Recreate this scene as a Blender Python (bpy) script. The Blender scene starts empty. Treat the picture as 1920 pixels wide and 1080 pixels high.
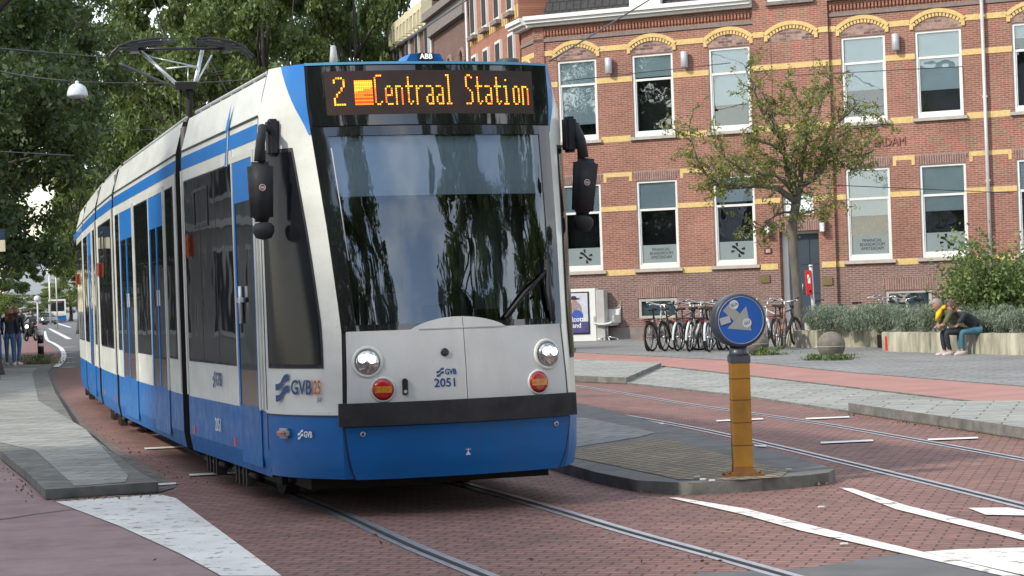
import bpy, bmesh, math, random
import numpy as np
from mathutils import Matrix, Vector
R=math.radians
scene=bpy.context.scene
# ------------------------------------------------------------------ camera, world, sun, exposure
F_PX=4000.; EYE=1.6; ROLL=R(2.0); PITCH=14/4000.
cs,sn=math.cos(ROLL),math.sin(ROLL); cp,sp=math.cos(PITCH),math.sin(PITCH)
cam_d=bpy.data.cameras.new('camera'); cam=bpy.data.objects.new('camera',cam_d); scene.collection.objects.link(cam)
cam_d.sensor_width=36; cam_d.lens=F_PX/1920*36; cam_d.clip_start=.1; cam_d.clip_end=5000
up=Vector((0,-sp,cp)); fw=Vector((0,cp,sp)); rt=Vector((1,0,0))
cx=rt*cs-up*sn; cy=rt*sn+up*cs; cz=-fw
cam.matrix_world=Matrix(((cx.x,cy.x,cz.x,0),(cx.y,cy.y,cz.y,0),(cx.z,cy.z,cz.z,EYE),(0,0,0,1)))
scene.camera=cam
SUN_AZ=Vector((-.80,-.50,0)).normalized(); SUN_EL=R(36)
sdir=Vector((SUN_AZ.x*math.cos(SUN_EL),SUN_AZ.y*math.cos(SUN_EL),math.sin(SUN_EL)))
world=bpy.data.worlds.new('World'); scene.world=world; world.use_nodes=True
nt=world.node_tree; bg=nt.nodes['Background']
sky=nt.nodes.new('ShaderNodeTexSky'); sky.sky_type='NISHITA'; sky.sun_disc=False
sky.sun_elevation=SUN_EL; sky.sun_rotation=math.atan2(SUN_AZ.x,SUN_AZ.y); sky.dust_density=.8; sky.air_density=1.2
tcw=nt.nodes.new('ShaderNodeTexCoord'); mpw=nt.nodes.new('ShaderNodeMapping'); mpw.inputs['Scale'].default_value=(1,1,2.2); nt.links.new(tcw.outputs['Generated'],mpw.inputs[0])
cn=nt.nodes.new('ShaderNodeTexNoise'); cn.inputs['Scale'].default_value=2.2; cn.inputs['Detail'].default_value=7; cn.inputs['Roughness'].default_value=.55; nt.links.new(mpw.outputs[0],cn.inputs[0])
cr=nt.nodes.new('ShaderNodeValToRGB'); nt.links.new(cn.outputs[0],cr.inputs[0]); cr.color_ramp.elements[0].position=.40; cr.color_ramp.elements[1].position=.62; cr.color_ramp.elements[0].color=(.10,)*3+(1,); cr.color_ramp.elements[1].color=(.85,)*3+(1,)
cm=nt.nodes.new('ShaderNodeMix'); cm.data_type='RGBA'; nt.links.new(cr.outputs[0],cm.inputs[0]); nt.links.new(sky.outputs[0],cm.inputs[6]); cm.inputs[7].default_value=(6.6,6.5,6.3,1)
nt.links.new(cm.outputs[2],bg.inputs[0]); bg.inputs[1].default_value=.15
sun_d=bpy.data.lights.new('sun','SUN'); sun_d.energy=2.1; sun_d.angle=R(3); sun_d.color=(1,.93,.82)
sun=bpy.data.objects.new('sun',sun_d); scene.collection.objects.link(sun)
sun.rotation_euler=sdir.to_track_quat('Z','Y').to_euler()
scene.view_settings.view_transform='Standard'; scene.view_settings.look='None'
scene.view_settings.exposure=.80; scene.view_settings.gamma=1
scene.render.resolution_x=1024; scene.render.resolution_y=576
scene.cycles.max_bounces=8; scene.cycles.transparent_max_bounces=12

# ------------------------------------------------------------------ survey: ground point seen under a photo pixel
def ray(px,py):
    dx=px-960.; dy=540.-py
    u=-dx*sn+dy*cs
    return dx*cs+dy*sn, F_PX*cp-u*sp, F_PX*sp+u*cp
def G(px,py,h=0.):
    x,y,z=ray(px,py); t=(h-EYE)/z
    return (x*t,y*t)
def P(px,py,Y):
    x,y,z=ray(px,py); t=Y/y
    return Vector((x*t,Y,EYE+z*t))

# ------------------------------------------------------------------ materials
def new_mat(name):
    m=bpy.data.materials.new(name); m.use_nodes=True
    return m,m.node_tree,m.node_tree.nodes['Principled BSDF']
def mixrgb(nt,fac,a,b,mode='MIX'):
    n=nt.nodes.new('ShaderNodeMix'); n.data_type='RGBA'; n.blend_type=mode
    for i,v in ((0,fac),(6,a),(7,b)):
        if hasattr(v,'node'): nt.links.new(v,n.inputs[i])
        elif isinstance(v,(int,float)): n.inputs[i].default_value=v
        else: n.inputs[i].default_value=(*v[:3],1)
    return n.outputs[2]
def coords(nt,rot=0,scale=(1,1,1),swz=None):
    tc=nt.nodes.new('ShaderNodeTexCoord'); mp=nt.nodes.new('ShaderNodeMapping')
    src=tc.outputs['Object']
    if swz:
        s=nt.nodes.new('ShaderNodeSeparateXYZ'); c=nt.nodes.new('ShaderNodeCombineXYZ')
        nt.links.new(src,s.inputs[0])
        for i,ch in enumerate(swz):
            if ch in 'XYZ': nt.links.new(s.outputs[ch],c.inputs[i])
        src=c.outputs[0]
    nt.links.new(src,mp.inputs[0]); mp.inputs['Rotation'].default_value=(0,0,rot); mp.inputs['Scale'].default_value=scale
    return mp.outputs[0]
def noise(nt,vec,scale,detail=4,rough=.6):
    n=nt.nodes.new('ShaderNodeTexNoise'); n.inputs['Scale'].default_value=scale
    n.inputs['Detail'].default_value=detail; n.inputs['Roughness'].default_value=rough
    if vec is not None: nt.links.new(vec,n.inputs['Vector'])
    return n.outputs['Fac']
def ramp(nt,fac,lo,hi,c0=(0,0,0),c1=(1,1,1)):
    r=nt.nodes.new('ShaderNodeValToRGB'); nt.links.new(fac,r.inputs[0])
    e=r.color_ramp.elements; e[0].position=lo; e[1].position=hi; e[0].color=(*c0,1); e[1].color=(*c1,1)
    return r.outputs[0]
def bump(nt,b,h,strength,dist=.01):
    n=nt.nodes.new('ShaderNodeBump'); n.inputs['Strength'].default_value=strength; n.inputs['Distance'].default_value=dist
    nt.links.new(h,n.inputs['Height']); nt.links.new(n.outputs[0],b.inputs['Normal'])
def mat(name,col,rough=.6,var=.15,scale=4,metal=0,coat=0,bmp=0,spec=.5,stretch=(1,1,1)):
    m,nt,b=new_mat(name)
    v=coords(nt,0,stretch); f=noise(nt,v,scale)
    lo=tuple(c*(1-var) for c in col); hi=tuple(min(1,c*(1+var)) for c in col)
    c=ramp(nt,f,.3,.7,lo,hi); nt.links.new(c,b.inputs['Base Color'])
    b.inputs['Roughness'].default_value=rough; b.inputs['Metallic'].default_value=metal
    b.inputs['Coat Weight'].default_value=coat; b.inputs['Coat Roughness'].default_value=.08
    b.inputs['Specular IOR Level'].default_value=spec
    if bmp: bump(nt,b,noise(nt,v,scale*6),bmp)
    return m
def grime(m,strength=.35,scale=3.,dark=(.10,.09,.075)):
    nt=m.node_tree; b=nt.nodes['Principled BSDF']; src=b.inputs['Base Color'].links[0].from_socket
    v=coords(nt,0,(1,1,.18)); k=ramp(nt,noise(nt,v,scale*2.2,8,.72),.50,.80); v2=coords(nt); k2=ramp(nt,noise(nt,v2,38,3,.6),.60,.80)
    mm=nt.nodes.new('ShaderNodeMath'); mm.operation='MAXIMUM'; nt.links.new(k,mm.inputs[0]); nt.links.new(k2,mm.inputs[1])
    m2=nt.nodes.new('ShaderNodeMath'); m2.operation='MULTIPLY'; m2.inputs[1].default_value=strength; nt.links.new(mm.outputs[0],m2.inputs[0])
    nt.links.new(mixrgb(nt,m2.outputs[0],src,dark),b.inputs['Base Color'])
    rg=ramp(nt,noise(nt,v2,6,5),.3,.7,(b.inputs['Roughness'].default_value*.8,)*3,(min(1,b.inputs['Roughness'].default_value*1.5),)*3); nt.links.new(rg,b.inputs['Roughness']); return m
def bricks(name,c1,c2,mortar,bw,bh,ms,rot=0,swz=None,var=.35,rough=.85,offset=.5,bmp=.4,big=1.5,soft=.1,stain=.3):
    m,nt,b=new_mat(name); v=coords(nt,rot,(1,1,1),swz)
    t=nt.nodes.new('ShaderNodeTexBrick'); nt.links.new(v,t.inputs['Vector']); t.offset=offset
    t.inputs['Scale'].default_value=1; t.inputs['Brick Width'].default_value=bw; t.inputs['Row Height'].default_value=bh
    t.inputs['Mortar Size'].default_value=ms; t.inputs['Mortar Smooth'].default_value=soft; t.inputs['Bias'].default_value=0
    t.inputs['Color1'].default_value=(*c1,1); t.inputs['Color2'].default_value=(*c2,1); t.inputs['Mortar'].default_value=(*mortar,1)
    n1=noise(nt,v,big,5); g=ramp(nt,n1,.3,.7,(1-var,)*3,(1,1,1))
    c=mixrgb(nt,1.,t.outputs['Color'],g,'MULTIPLY')
    n2=noise(nt,v,9,3); g2=ramp(nt,n2,.35,.7,(1-stain,)*3,(1,1,1)); c=mixrgb(nt,1.,c,g2,'MULTIPLY')
    nt.links.new(c,b.inputs['Base Color']); b.inputs['Roughness'].default_value=rough
    inv=nt.nodes.new('ShaderNodeMath'); inv.operation='SUBTRACT'; inv.inputs[0].default_value=1; nt.links.new(t.outputs['Fac'],inv.inputs[1])
    if bmp: bump(nt,b,inv.outputs[0],bmp,.01)
    return m
def emit(name,col,s):
    m,nt,b=new_mat(name); b.inputs['Base Color'].default_value=(*col,1)
    b.inputs['Emission Color'].default_value=(*col,1); b.inputs['Emission Strength'].default_value=s
    return m
def glassmat(name,tint,ior=1.5,rough=.01,base=.0,wave=0):
    m,nt,b=new_mat(name); nt.nodes.remove(b); out=nt.nodes['Material Output']
    tr=nt.nodes.new('ShaderNodeBsdfTransparent'); tr.inputs[0].default_value=(*tint,1)
    gl=nt.nodes.new('ShaderNodeBsdfGlossy'); gl.inputs['Roughness'].default_value=rough; gl.inputs['Color'].default_value=(.84,.92,1,1)
    fr=nt.nodes.new('ShaderNodeFresnel'); fr.inputs[0].default_value=ior
    ad=nt.nodes.new('ShaderNodeMath'); ad.operation='ADD'; ad.inputs[1].default_value=base; ad.use_clamp=True; nt.links.new(fr.outputs[0],ad.inputs[0])
    if wave:
        bp=nt.nodes.new('ShaderNodeBump'); bp.inputs['Strength'].default_value=wave; bp.inputs['Distance'].default_value=.02
        nt.links.new(noise(nt,coords(nt),1.3,2),bp.inputs['Height']); nt.links.new(bp.outputs[0],gl.inputs['Normal'])
    mx=nt.nodes.new('ShaderNodeMixShader'); nt.links.new(ad.outputs[0],mx.inputs[0]); nt.links.new(tr.outputs[0],mx.inputs[1]); nt.links.new(gl.outputs[0],mx.inputs[2])
    nt.links.new(mx.outputs[0],out.inputs[0]); return m
def leafmat(name,c1,c2,scale=.8,trans=.3):
    m,nt,b=new_mat(name); nt.nodes.remove(b); out=nt.nodes['Material Output']
    g=nt.nodes.new('ShaderNodeNewGeometry'); r=ramp(nt,g.outputs['Random Per Island'],.1,.9,c1,c2)
    d=nt.nodes.new('ShaderNodeBsdfPrincipled'); d.inputs['Roughness'].default_value=.55; nt.links.new(r,d.inputs['Base Color'])
    t=nt.nodes.new('ShaderNodeBsdfTranslucent'); tc=mixrgb(nt,.5,r,(.25,.35,.03)); nt.links.new(tc,t.inputs[0])
    mx=nt.nodes.new('ShaderNodeMixShader'); mx.inputs[0].default_value=trans
    nt.links.new(d.outputs[0],mx.inputs[1]); nt.links.new(t.outputs[0],mx.inputs[2]); nt.links.new(mx.outputs[0],out.inputs[0]); return m

# ------------------------------------------------------------------ mesh builder
class MB:
    def __init__(s,T=None): s.v=[];s.f=[];s.m=[];s.T=T or Matrix.Identity(4);s.sm=[]
    def add(s,vs,fs,mi=0,smooth=False):
        o=len(s.v); s.v+= [s.T@Vector(p) for p in vs]; s.f+=[tuple(i+o for i in f) for f in fs]; s.m+=[mi]*len(fs); s.sm+=[smooth]*len(fs); return s
    def box(s,x0,x1,y0,y1,z0,z1,mi=0):
        v=[(x0,y0,z0),(x1,y0,z0),(x1,y1,z0),(x0,y1,z0),(x0,y0,z1),(x1,y0,z1),(x1,y1,z1),(x0,y1,z1)]
        return s.add(v,[(3,2,1,0),(4,5,6,7),(0,1,5,4),(1,2,6,5),(2,3,7,6),(3,0,4,7)],mi)
    def rbox(s,c,sz,bev=.02,mi=0,M=None):
        bm=bmesh.new(); bmesh.ops.create_cube(bm,size=1)
        for v in bm.verts: v.co=Vector((v.co.x*sz[0],v.co.y*sz[1],v.co.z*sz[2]))
        bmesh.ops.bevel(bm,geom=bm.edges[:],offset=bev,segments=2,affect='EDGES')
        M=M or Matrix.Identity(4); s.bm(bm,Matrix.Translation(c)@M,mi,False); return s
    def bm(s,bm,M,mi=0,smooth=True):
        bm.verts.index_update(); s.add([M@v.co for v in bm.verts],[tuple(v.index for v in f.verts) for f in bm.faces],mi,smooth); bm.free()
    def tube(s,pts,r,n=8,mi=0,cap=True,smooth=True):
        pts=[Vector(p) for p in pts]; rs=r if isinstance(r,(list,tuple)) else [r]*len(pts); vs=[];fs=[]
        ref=None
        for i,p in enumerate(pts):
            a=pts[max(0,i-1)];b=pts[min(len(pts)-1,i+1)];d=(b-a).normalized()
            if ref is None: ref=Vector((0,0,1)) if abs(d.z)<.9 else Vector((1,0,0))
            x=d.cross(ref).normalized(); y=d.cross(x).normalized(); ref=-y if False else ref
            for k in range(n):
                t=2*math.pi*k/n; vs.append(p+(x*math.cos(t)+y*math.sin(t))*rs[i])
        for i in range(len(pts)-1):
            for k in range(n):
                k2=(k+1)%n; fs.append((i*n+k,i*n+k2,(i+1)*n+k2,(i+1)*n+k))
        if cap: fs.append(tuple(range(n-1,-1,-1))); fs.append(tuple(range((len(pts)-1)*n,len(pts)*n)))
        return s.add(vs,fs,mi,smooth)
    def lathe(s,prof,c=(0,0,0),n=24,mi=0,M=None,smooth=True):
        vs=[];fs=[];M=M or Matrix.Identity(4);c=Vector(c)
        for r,z in prof:
            for k in range(n):
                t=2*math.pi*k/n; vs.append(c+(M@Vector((r*math.cos(t),r*math.sin(t),z))))
        for i in range(len(prof)-1):
            for k in range(n):
                k2=(k+1)%n; fs.append((i*n+k,i*n+k2,(i+1)*n+k2,(i+1)*n+k))
        s.add(vs,fs,mi,smooth); k=len(s.v)-len(vs); s.f+=[tuple(range(k+n-1,k-1,-1)),tuple(range(k+(len(prof)-1)*n,k+len(prof)*n))]; s.m+=[mi,mi]; s.sm+=[False,False]
        return s
    def torus(s,c,R_,r,M=None,n=28,k=6,mi=0,a0=0,a1=2*math.pi):
        M=M or Matrix.Identity(4);c=Vector(c);full=abs(a1-a0-2*math.pi)<1e-6;N=n if full else n+1;vs=[];fs=[]
        for i in range(N):
            t=a0+(a1-a0)*i/n
            for j in range(k):
                q=2*math.pi*j/k; rr=R_+r*math.cos(q); vs.append(c+M@Vector((rr*math.cos(t),rr*math.sin(t),r*math.sin(q))))
        for i in range(n):
            i2=(i+1)%N
            for j in range(k): j2=(j+1)%k; fs.append((i*k+j,i2*k+j,i2*k+j2,i*k+j2))
        return s.add(vs,fs,mi,True)
    def prism(s,poly,z0,z1,mi=0,ms=None):
        n=len(poly); a=sum(poly[i][0]*poly[(i+1)%n][1]-poly[(i+1)%n][0]*poly[i][1] for i in range(n))
        if a<0: poly=poly[::-1]
        vs=[(p[0],p[1],z0) for p in poly]+[(p[0],p[1],z1) for p in poly]
        s.add(vs,[tuple(range(n,2*n))],mi); s.add(vs,[(i,(i+1)%n,(i+1)%n+n,i+n) for i in range(n)]+[tuple(range(n-1,-1,-1))],mi if ms is None else ms); return s
    def sheet(s,poly,z,mi=0):
        n=len(poly); a=sum(poly[i][0]*poly[(i+1)%n][1]-poly[(i+1)%n][0]*poly[i][1] for i in range(n))
        if a<0: poly=poly[::-1]
        return s.add([(p[0],p[1],z) for p in poly],[tuple(range(n))],mi)
    def ribbon(s,pts,w0,w1,z,mi=0):
        pts=[Vector((p[0],p[1],0)) for p in pts]; L=[]
        for i,p in enumerate(pts):
            d=(pts[min(i+1,len(pts)-1)]-pts[max(i-1,0)]).normalized(); n=Vector((d.y,-d.x,0)); L.append((p+n*w0,p+n*w1))
        for i in range(len(L)-1):
            a,b=L[i];c,d=L[i+1]; s.add([(a.x,a.y,z),(b.x,b.y,z),(d.x,d.y,z),(c.x,c.y,z)],[(0,1,2,3)],mi)
        return s
    def grid(s,fn,us,ws,mi=0,thick=None,smooth=True,matfn=None,back=0.):
        nu,nw=len(us),len(ws); vs=[fn(u,w,thick or 0.) for w in ws for u in us]
        fs=[];ms=[]
        for j in range(nw-1):
            for i in range(nu-1):
                fs.append((j*nu+i,j*nu+i+1,(j+1)*nu+i+1,(j+1)*nu+i)); ms.append(matfn((us[i]+us[i+1])/2,(ws[j]+ws[j+1])/2) if matfn else mi)
        o=len(s.v); s.add(vs,fs,mi,smooth); s.m[-len(fs):]=ms
        if thick:
            bs=[fn(u,w,back) for w in ws for u in us]; rim=[i for i in range(nu)]+[j*nu+nu-1 for j in range(1,nw)]+[(nw-1)*nu+i for i in range(nu-2,-1,-1)]+[j*nu for j in range(nw-2,0,-1)]
            n=len(rim); s.add([vs[i] for i in rim]+[bs[i] for i in rim],[(i,i+n,(i+1)%n+n,(i+1)%n) for i in range(n)],mi)
        return s
    def build(s,name,mats,parent=None,loc=None):
        me=bpy.data.meshes.new(name); me.from_pydata([tuple(v) for v in s.v],[],s.f)
        mats=mats if isinstance(mats,(list,tuple)) else [mats]
        for m in mats: me.materials.append(m)
        me.polygons.foreach_set('material_index',s.m); me.polygons.foreach_set('use_smooth',s.sm)
        me.update(); o=bpy.data.objects.new(name,me); scene.collection.objects.link(o)
        if parent: o.parent=parent
        if loc is not None: o.location=loc
        return o
def empty(name,loc=(0,0,0),rz=0):
    o=bpy.data.objects.new(name,None); scene.collection.objects.link(o); o.location=loc; o.rotation_euler=(0,0,rz); o.empty_display_size=.3; return o
def tag(o,label=None,cat=None,group=None,kind=None):
    if label: o['label']=label
    if cat: o['category']=cat
    if group: o['group']=group
    if kind: o['kind']=kind
    return o
def struct(o): o['kind']='structure'; return o
def copy_tree(o,parent=None):
    c=o.copy(); scene.collection.objects.link(c); c.parent=parent
    for ch in [x for x in o.children]: copy_tree(ch,c)
    return c
def text_mesh(body,size,name,m,parent,M,ext=.003,align='CENTER',sx=1.,bold=0.):
    cu=bpy.data.curves.new('t','FONT'); cu.body=body; cu.size=size; cu.extrude=ext; cu.align_x=align; cu.align_y='CENTER'; cu.resolution_u=3; cu.offset=bold
    ob=bpy.data.objects.new('t',cu); scene.collection.objects.link(ob); bpy.context.view_layer.update()
    me=bpy.data.meshes.new_from_object(ob.evaluated_get(bpy.context.evaluated_depsgraph_get()))
    bpy.data.objects.remove(ob); me.transform(M@Matrix.Diagonal((sx,1,1,1))); me.materials.clear(); me.materials.append(m)
    o=bpy.data.objects.new(name,me); scene.collection.objects.link(o); o.parent=parent; return o
def face_matrix(p,nrm,upv=(0,0,1),dx=None):
    n=Vector(nrm).normalized(); u_=Vector(upv); x=(Vector(dx).normalized() if dx else u_.cross(n).normalized()); y=n.cross(x).normalized()
    return Matrix(((x.x,y.x,n.x,p[0]),(x.y,y.y,n.y,p[1]),(x.z,y.z,n.z,p[2]),(0,0,0,1)))
#SECTION ground
M={}
M['asphalt']=mat('asphalt',(.12,.122,.125),.85,.25,3,bmp=.3)
M['asphalt_red']=mat('asphalt_red',(.30,.205,.20),.85,.18,2.2,bmp=.3)
M['cycle_red']=mat('cycle_red',(.37,.19,.16),.85,.12,1.5,bmp=.2)
M['paver']=bricks('paver',(.39,.20,.168),(.28,.15,.128),(.10,.06,.05),.19,.095,.008,rot=R(16),bmp=.8,var=.25,big=.8,stain=.3)
M['paver_grey']=bricks('paver_grey',(.45,.46,.42),(.34,.35,.32),(.12,.12,.11),.62,.31,.010,rot=R(16),bmp=.4,var=.25,big=.7,stain=.25)
M['paver_side']=bricks('paver_side',(.33,.33,.32),(.27,.275,.27),(.13,.13,.125),.6,.3,.014,rot=R(24),bmp=.4,var=.3,big=.35,stain=.2)
M['clinker']=bricks('clinker',(.38,.31,.20),(.28,.23,.16),(.07,.06,.05),.2,.1,.01,rot=R(70),bmp=.8,var=.3,big=1.5)
M['gutter']=bricks('gutter',(.30,.24,.20),(.22,.18,.16),(.07,.06,.055),.21,.10,.01,rot=R(105),bmp=.8,var=.3,big=1)
M['kerb']=mat('kerb_stone',(.165,.165,.15),.8,.4,4,bmp=.4)
M['kerb_dark']=mat('kerb_asphalt',(.13,.13,.125),.85,.3,4,bmp=.4)
def paint_mat():
    m,nt,b=new_mat('road_paint'); v=coords(nt); f=noise(nt,v,7,6,.7); k=ramp(nt,f,.56,.64)
    n2=noise(nt,v,1.5,3); c=ramp(nt,n2,.3,.7,(.62,.61,.57),(.84,.83,.78))
    nt.links.new(mixrgb(nt,k,c,(.22,.17,.16)),b.inputs['Base Color']); b.inputs['Roughness'].default_value=.7
    return m
M['paint']=paint_mat()
M['paint_clean']=mat('road_paint_clean',(.72,.72,.70),.6,.08,4)
M['steel']=mat('rail_steel',(.55,.56,.60),.38,.15,6,metal=.75)
M['groove']=mat('rail_groove',(.02,.018,.016),.8,.1)
def g_sheet(name,poly,z,m): return struct(MB().sheet(poly,z).build(name,m))
for k_,a_ in (('paver',.45),('asphalt_red',.4),('asphalt',.35),('cycle_red',.3),('paver_grey',.35),('paver_side',.3),('kerb',.5)): grime(M[k_],a_,.35,(.06,.05,.045))
g_sheet('ground',[(-1500,-200),(1500,-200),(1500,3000),(-1500,3000)],0,M['asphalt'])
# tramway paving: wide red clinker field
fld=[(-.6,9)]+[G(*q) for q in ((525,1080),(300,928),(330,915),(240,862),(150,800),(112,745),(103,705),(113,680))]+[G(128,640),(-24,115),(-14,115),(3,60),(1.5,48),(3,44),(4.6,36.5),(7.4,25.5),(12,18),(14,9)]
g_sheet('tramway_paving',fld,.004,M['paver'])
g_sheet('red_asphalt_road',[(-14,6),(-.3,6)]+[G(*q) for q in ((560,1110),(525,1082),(300,930),(80,930),(0,862),(-120,800))]+[(-14,28)],.008,M['asphalt_red'])
g_sheet('grey_asphalt_road',[(1.0,6)]+[G(*q) for q in ((1180,1105),(1311,1078),(1508,1068),(1642,1048),(1720,1036),(1920,1028),(2200,1015))]+[(12,6)],.008,M['asphalt'])
# gutter strip beside the left kerb
gut=[G(*q) for q in ((335,913),(255,862),(170,805),(122,748),(104,705))]
gut2=[G(*q) for q in ((298,925),(200,838),(137,790),(98,735),(86,700))]
g_sheet('gutter_paving',gut+gut2[::-1],.008,M['gutter'])
# red cycle lane and far pavement
cyc=[G(*q) for q in ((900,660),(1080,665),(1360,680),(1600,705),(1920,732),(2100,748))]; cyc2=[G(*q) for q in ((900,672),(1080,683),(1240,690),(1460,715),(1920,770),(2100,792))]
def raised(name,poly,h,top,side,inner=None,z0=0):
    mb=MB(); mb.prism(poly,z0,h,0,1); return struct(mb.build(name,[top,side]))
raised('cycle_lane',cyc+cyc2[::-1],.05,M['cycle_red'],M['kerb'])
raised('pavement',[G(*q) for q in ((900,652),(1080,656),(1080,664.5),(1360,679.5),(1600,704.5),(1920,731.5),(2100,747.5))]+[(40,20),(60,60),(20,90),(-3,110),(-8,110)],.06,M['paver_side'],M['kerb'])
k_top=[G(*q) for q in ((900,674),(1080,684),(1240,691),(1460,716),(1920,771),(2100,793))]
k_bot=[G(*q,0) for q in ((900,704),(1080,717),(1175,721),(1390,745),(1590,775),(1920,826),(2100,852))]
ks=struct(MB().prism(k_bot[:3]+k_top[:3][::-1]+[],0,.12,0,1).build('kerb_strip',[M['paver_grey'],M['kerb']]))
struct(MB().prism([k_bot[2],k_bot[3],k_bot[4],k_top[4],k_top[3],k_top[2]],0,.035,0,1).build('lowered_kerb_strip',[M['paver_grey'],M['kerb']]))
struct(MB().prism([k_bot[4],k_bot[5],k_bot[6],k_top[5],k_top[4]],0,.13,0,1).build('kerb_strip',[M['paver_grey'],M['kerb']]))
# left traffic island running into the pavement
isl=[G(*q) for q in ((85,940),(298,925))]+[G(*q,.10) for q in ((262,885),(187,830),(137,790),(103,735),(88,695),(100,683))]+[(-17.5,64),(-30,66),(-30,30),(-8,28),(-6.3,25.5)]+[G(*q) for q in ((0,862),(52,906))]
struct(MB().prism(isl,0,.10,0,1).build('pavement',[M['kerb'],M['kerb']]))
inn=[G(*q,.10) for q in ((235,905),(240,893),(160,805),(72,752),(60,700),(70,690))]+[(-17.3,61),(-29,63),(-29,31),(-8.0,29)]+[G(*q,.10) for q in ((0,830),(66,845),(140,912))]
struct(MB().sheet(inn,.105).build('pavement_slabs',M['paver_grey']))
# right traffic island
ri=[G(*q) for q in ((980,862),(1040,884),(1120,908),(1195,924),(1293,930),(1429,922),(1520,914),(1555,909),(1566,902))]+[G(*q,.1) for q in ((1548,874),(1468,850),(1285,806),(1145,770),(1090,757),(1000,745))]
struct(MB().prism(ri,-.05,.10,0,1).build('traffic_island',[M['kerb_dark'],M['kerb']]))
ri2=[G(*q,.1) for q in ((1075,858),(1083,843),(1195,826),(1258,824),(1335,847),(1480,884),(1463,896),(1380,901),(1273,900),(1180,880))]
struct(MB().sheet(ri2,.105).build('island_clinkers',M['clinker']))
struct(MB().sheet([G(*q,.1) for q in ((1000,800),(1090,783),(1180,800),(1230,812),(1190,822),(1083,838),(1000,845))],.105).build('island_slabs',M['paver_side']))
def bev(o,w=.025):
    m_=o.modifiers.new('bevel','BEVEL'); m_.width=w; m_.segments=3; m_.limit_method='ANGLE'; m_.angle_limit=R(50)
for o_ in scene.collection.objects:
    if o_.name.split('.')[0] in ('traffic_island','pavement','kerb_strip'): bev(o_)
# rails
def path(pts,n=8):
    out=[]
    for i in range(len(pts)-1):
        p0=Vector(pts[max(i-1,0)]);p1=Vector(pts[i]);p2=Vector(pts[i+1]);p3=Vector(pts[min(i+2,len(pts)-1)])
        for k in range(n):
            t=k/n; q=.5*((2*p1)+(p2-p0)*t+(2*p0-5*p1+4*p2-p3)*t*t+(-p0+3*p1-3*p2+p3)*t**3); out.append((q.x,q.y))
    out.append(tuple(pts[-1])); return out
C0=[(-22.8,118),(-13.1,71),(-7.95,45),(-6.79,39.6),(-5.74,35.1),(-4.64,30.57),(-3.73,26.99),(-1.887,20.37)]
cen=path(C0+[(-.66,16.3),(.0,13.98),(.55,12.2),(1.2,10),(1.8,8)])
far=path([(-18.5,118),(-8.5,72),(-1.5,45),(.55,35.5),(1.70,29.4),(2.85,24.0),(3.95,17),(4.6,12),(5,8)])
rails=MB()
for line,gs in ((cen,(-.735,.735)),(far,(-.72,.72))):
    for o in gs:
        rails.ribbon(line,o-.075,o+.075,.0085,0); rails.ribbon(line,o-.012,o+.026,.0125,1)
struct(rails.build('tram_rails',[M['steel'],M['groove']]))
# markings
def line_mark(name,pts,m=None,z=.013): return struct(MB().sheet([G(*q) for q in pts],z).build(name,m or M['paint']))
line_mark('road_marking',((105,944),(300,930),(330,937),(528,1084),(415,1084),(340,1043),(225,990)),z=.0145)
line_mark('road_marking',((1253,936),(1272,936),(1400,957),(1560,998),(1745,1042),(1915,1084),(1880,1084),(1700,1043),(1500,998),(1390,967)))
line_mark('road_marking',((1573,917),(1600,919),(1700,951),(1800,976),(1925,1006),(1925,1018),(1800,988),(1680,958)))
line_mark('road_marking',((1733,1039),(1800,1034),(1925,1031),(1925,1084),(1905,1080),(1760,1046)),z=.0145)
line_mark('road_marking',((1815,955.5),(1890,955),(1925,961),(1925,970),(1848,968.5)),M['paint_clean'])
for a,b,w in (((1167,799.5),(1244,796),2.2),((1342,791.5),(1430,787.5),2.5),((1510,787.5),(1592,784),2.5),((1538,833),(1636,828.5),3.2),((1739,827),(1833,823.5),3),((1414,838),(1436,839.5),2.5),((270,843.5),(345,840),3),((354,893.5),(440,889),3.4),((290,912),(333,909),3)):
    line_mark('tram_stop_line',((a[0],a[1]-w/2),(b[0],b[1]-w/2),(b[0]+2,b[1]+w/2),(a[0]+2,a[1]+w/2)),M['paint_clean'],z=.0165)
# far road: white edge line, dashes, dark road
g_sheet('road',[G(*q) for q in ((118,690),(106,672),(112,655),(85,640),(78,622),(92,607))]+[(-70,300),(-52,300),(-18,118),(-6,60)],.0065,M['asphalt'])
g_sheet('cycle_path',[G(*q) for q in ((30,690),(102,685),(112,672),(106,660),(84,641),(74,620),(82,606),(66,606),(45,640))],.0085,mat('cycle_path_red',(.20,.10,.095),.85,.15,2))
struct(MB().ribbon(path([G(*q) for q in ((105,690),(114,681),(120,668),(115,655),(101,645),(88,637),(84,622))]),-.09,.09,.03).build('road_marking',M['paint_clean']))
for a,b in (((92,616),(130,636)),((100,604),(132,614))): struct(MB().ribbon([G(*a),G(*b)],-.15,.15,.012).build('road_marking',M['paint_clean']))
for y in (652,662,672,681,690): struct(MB().ribbon([G(118,y),G(139,y-1.5)],-.12,.12,.014).build('tram_stop_line',M['paint_clean']))
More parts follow.
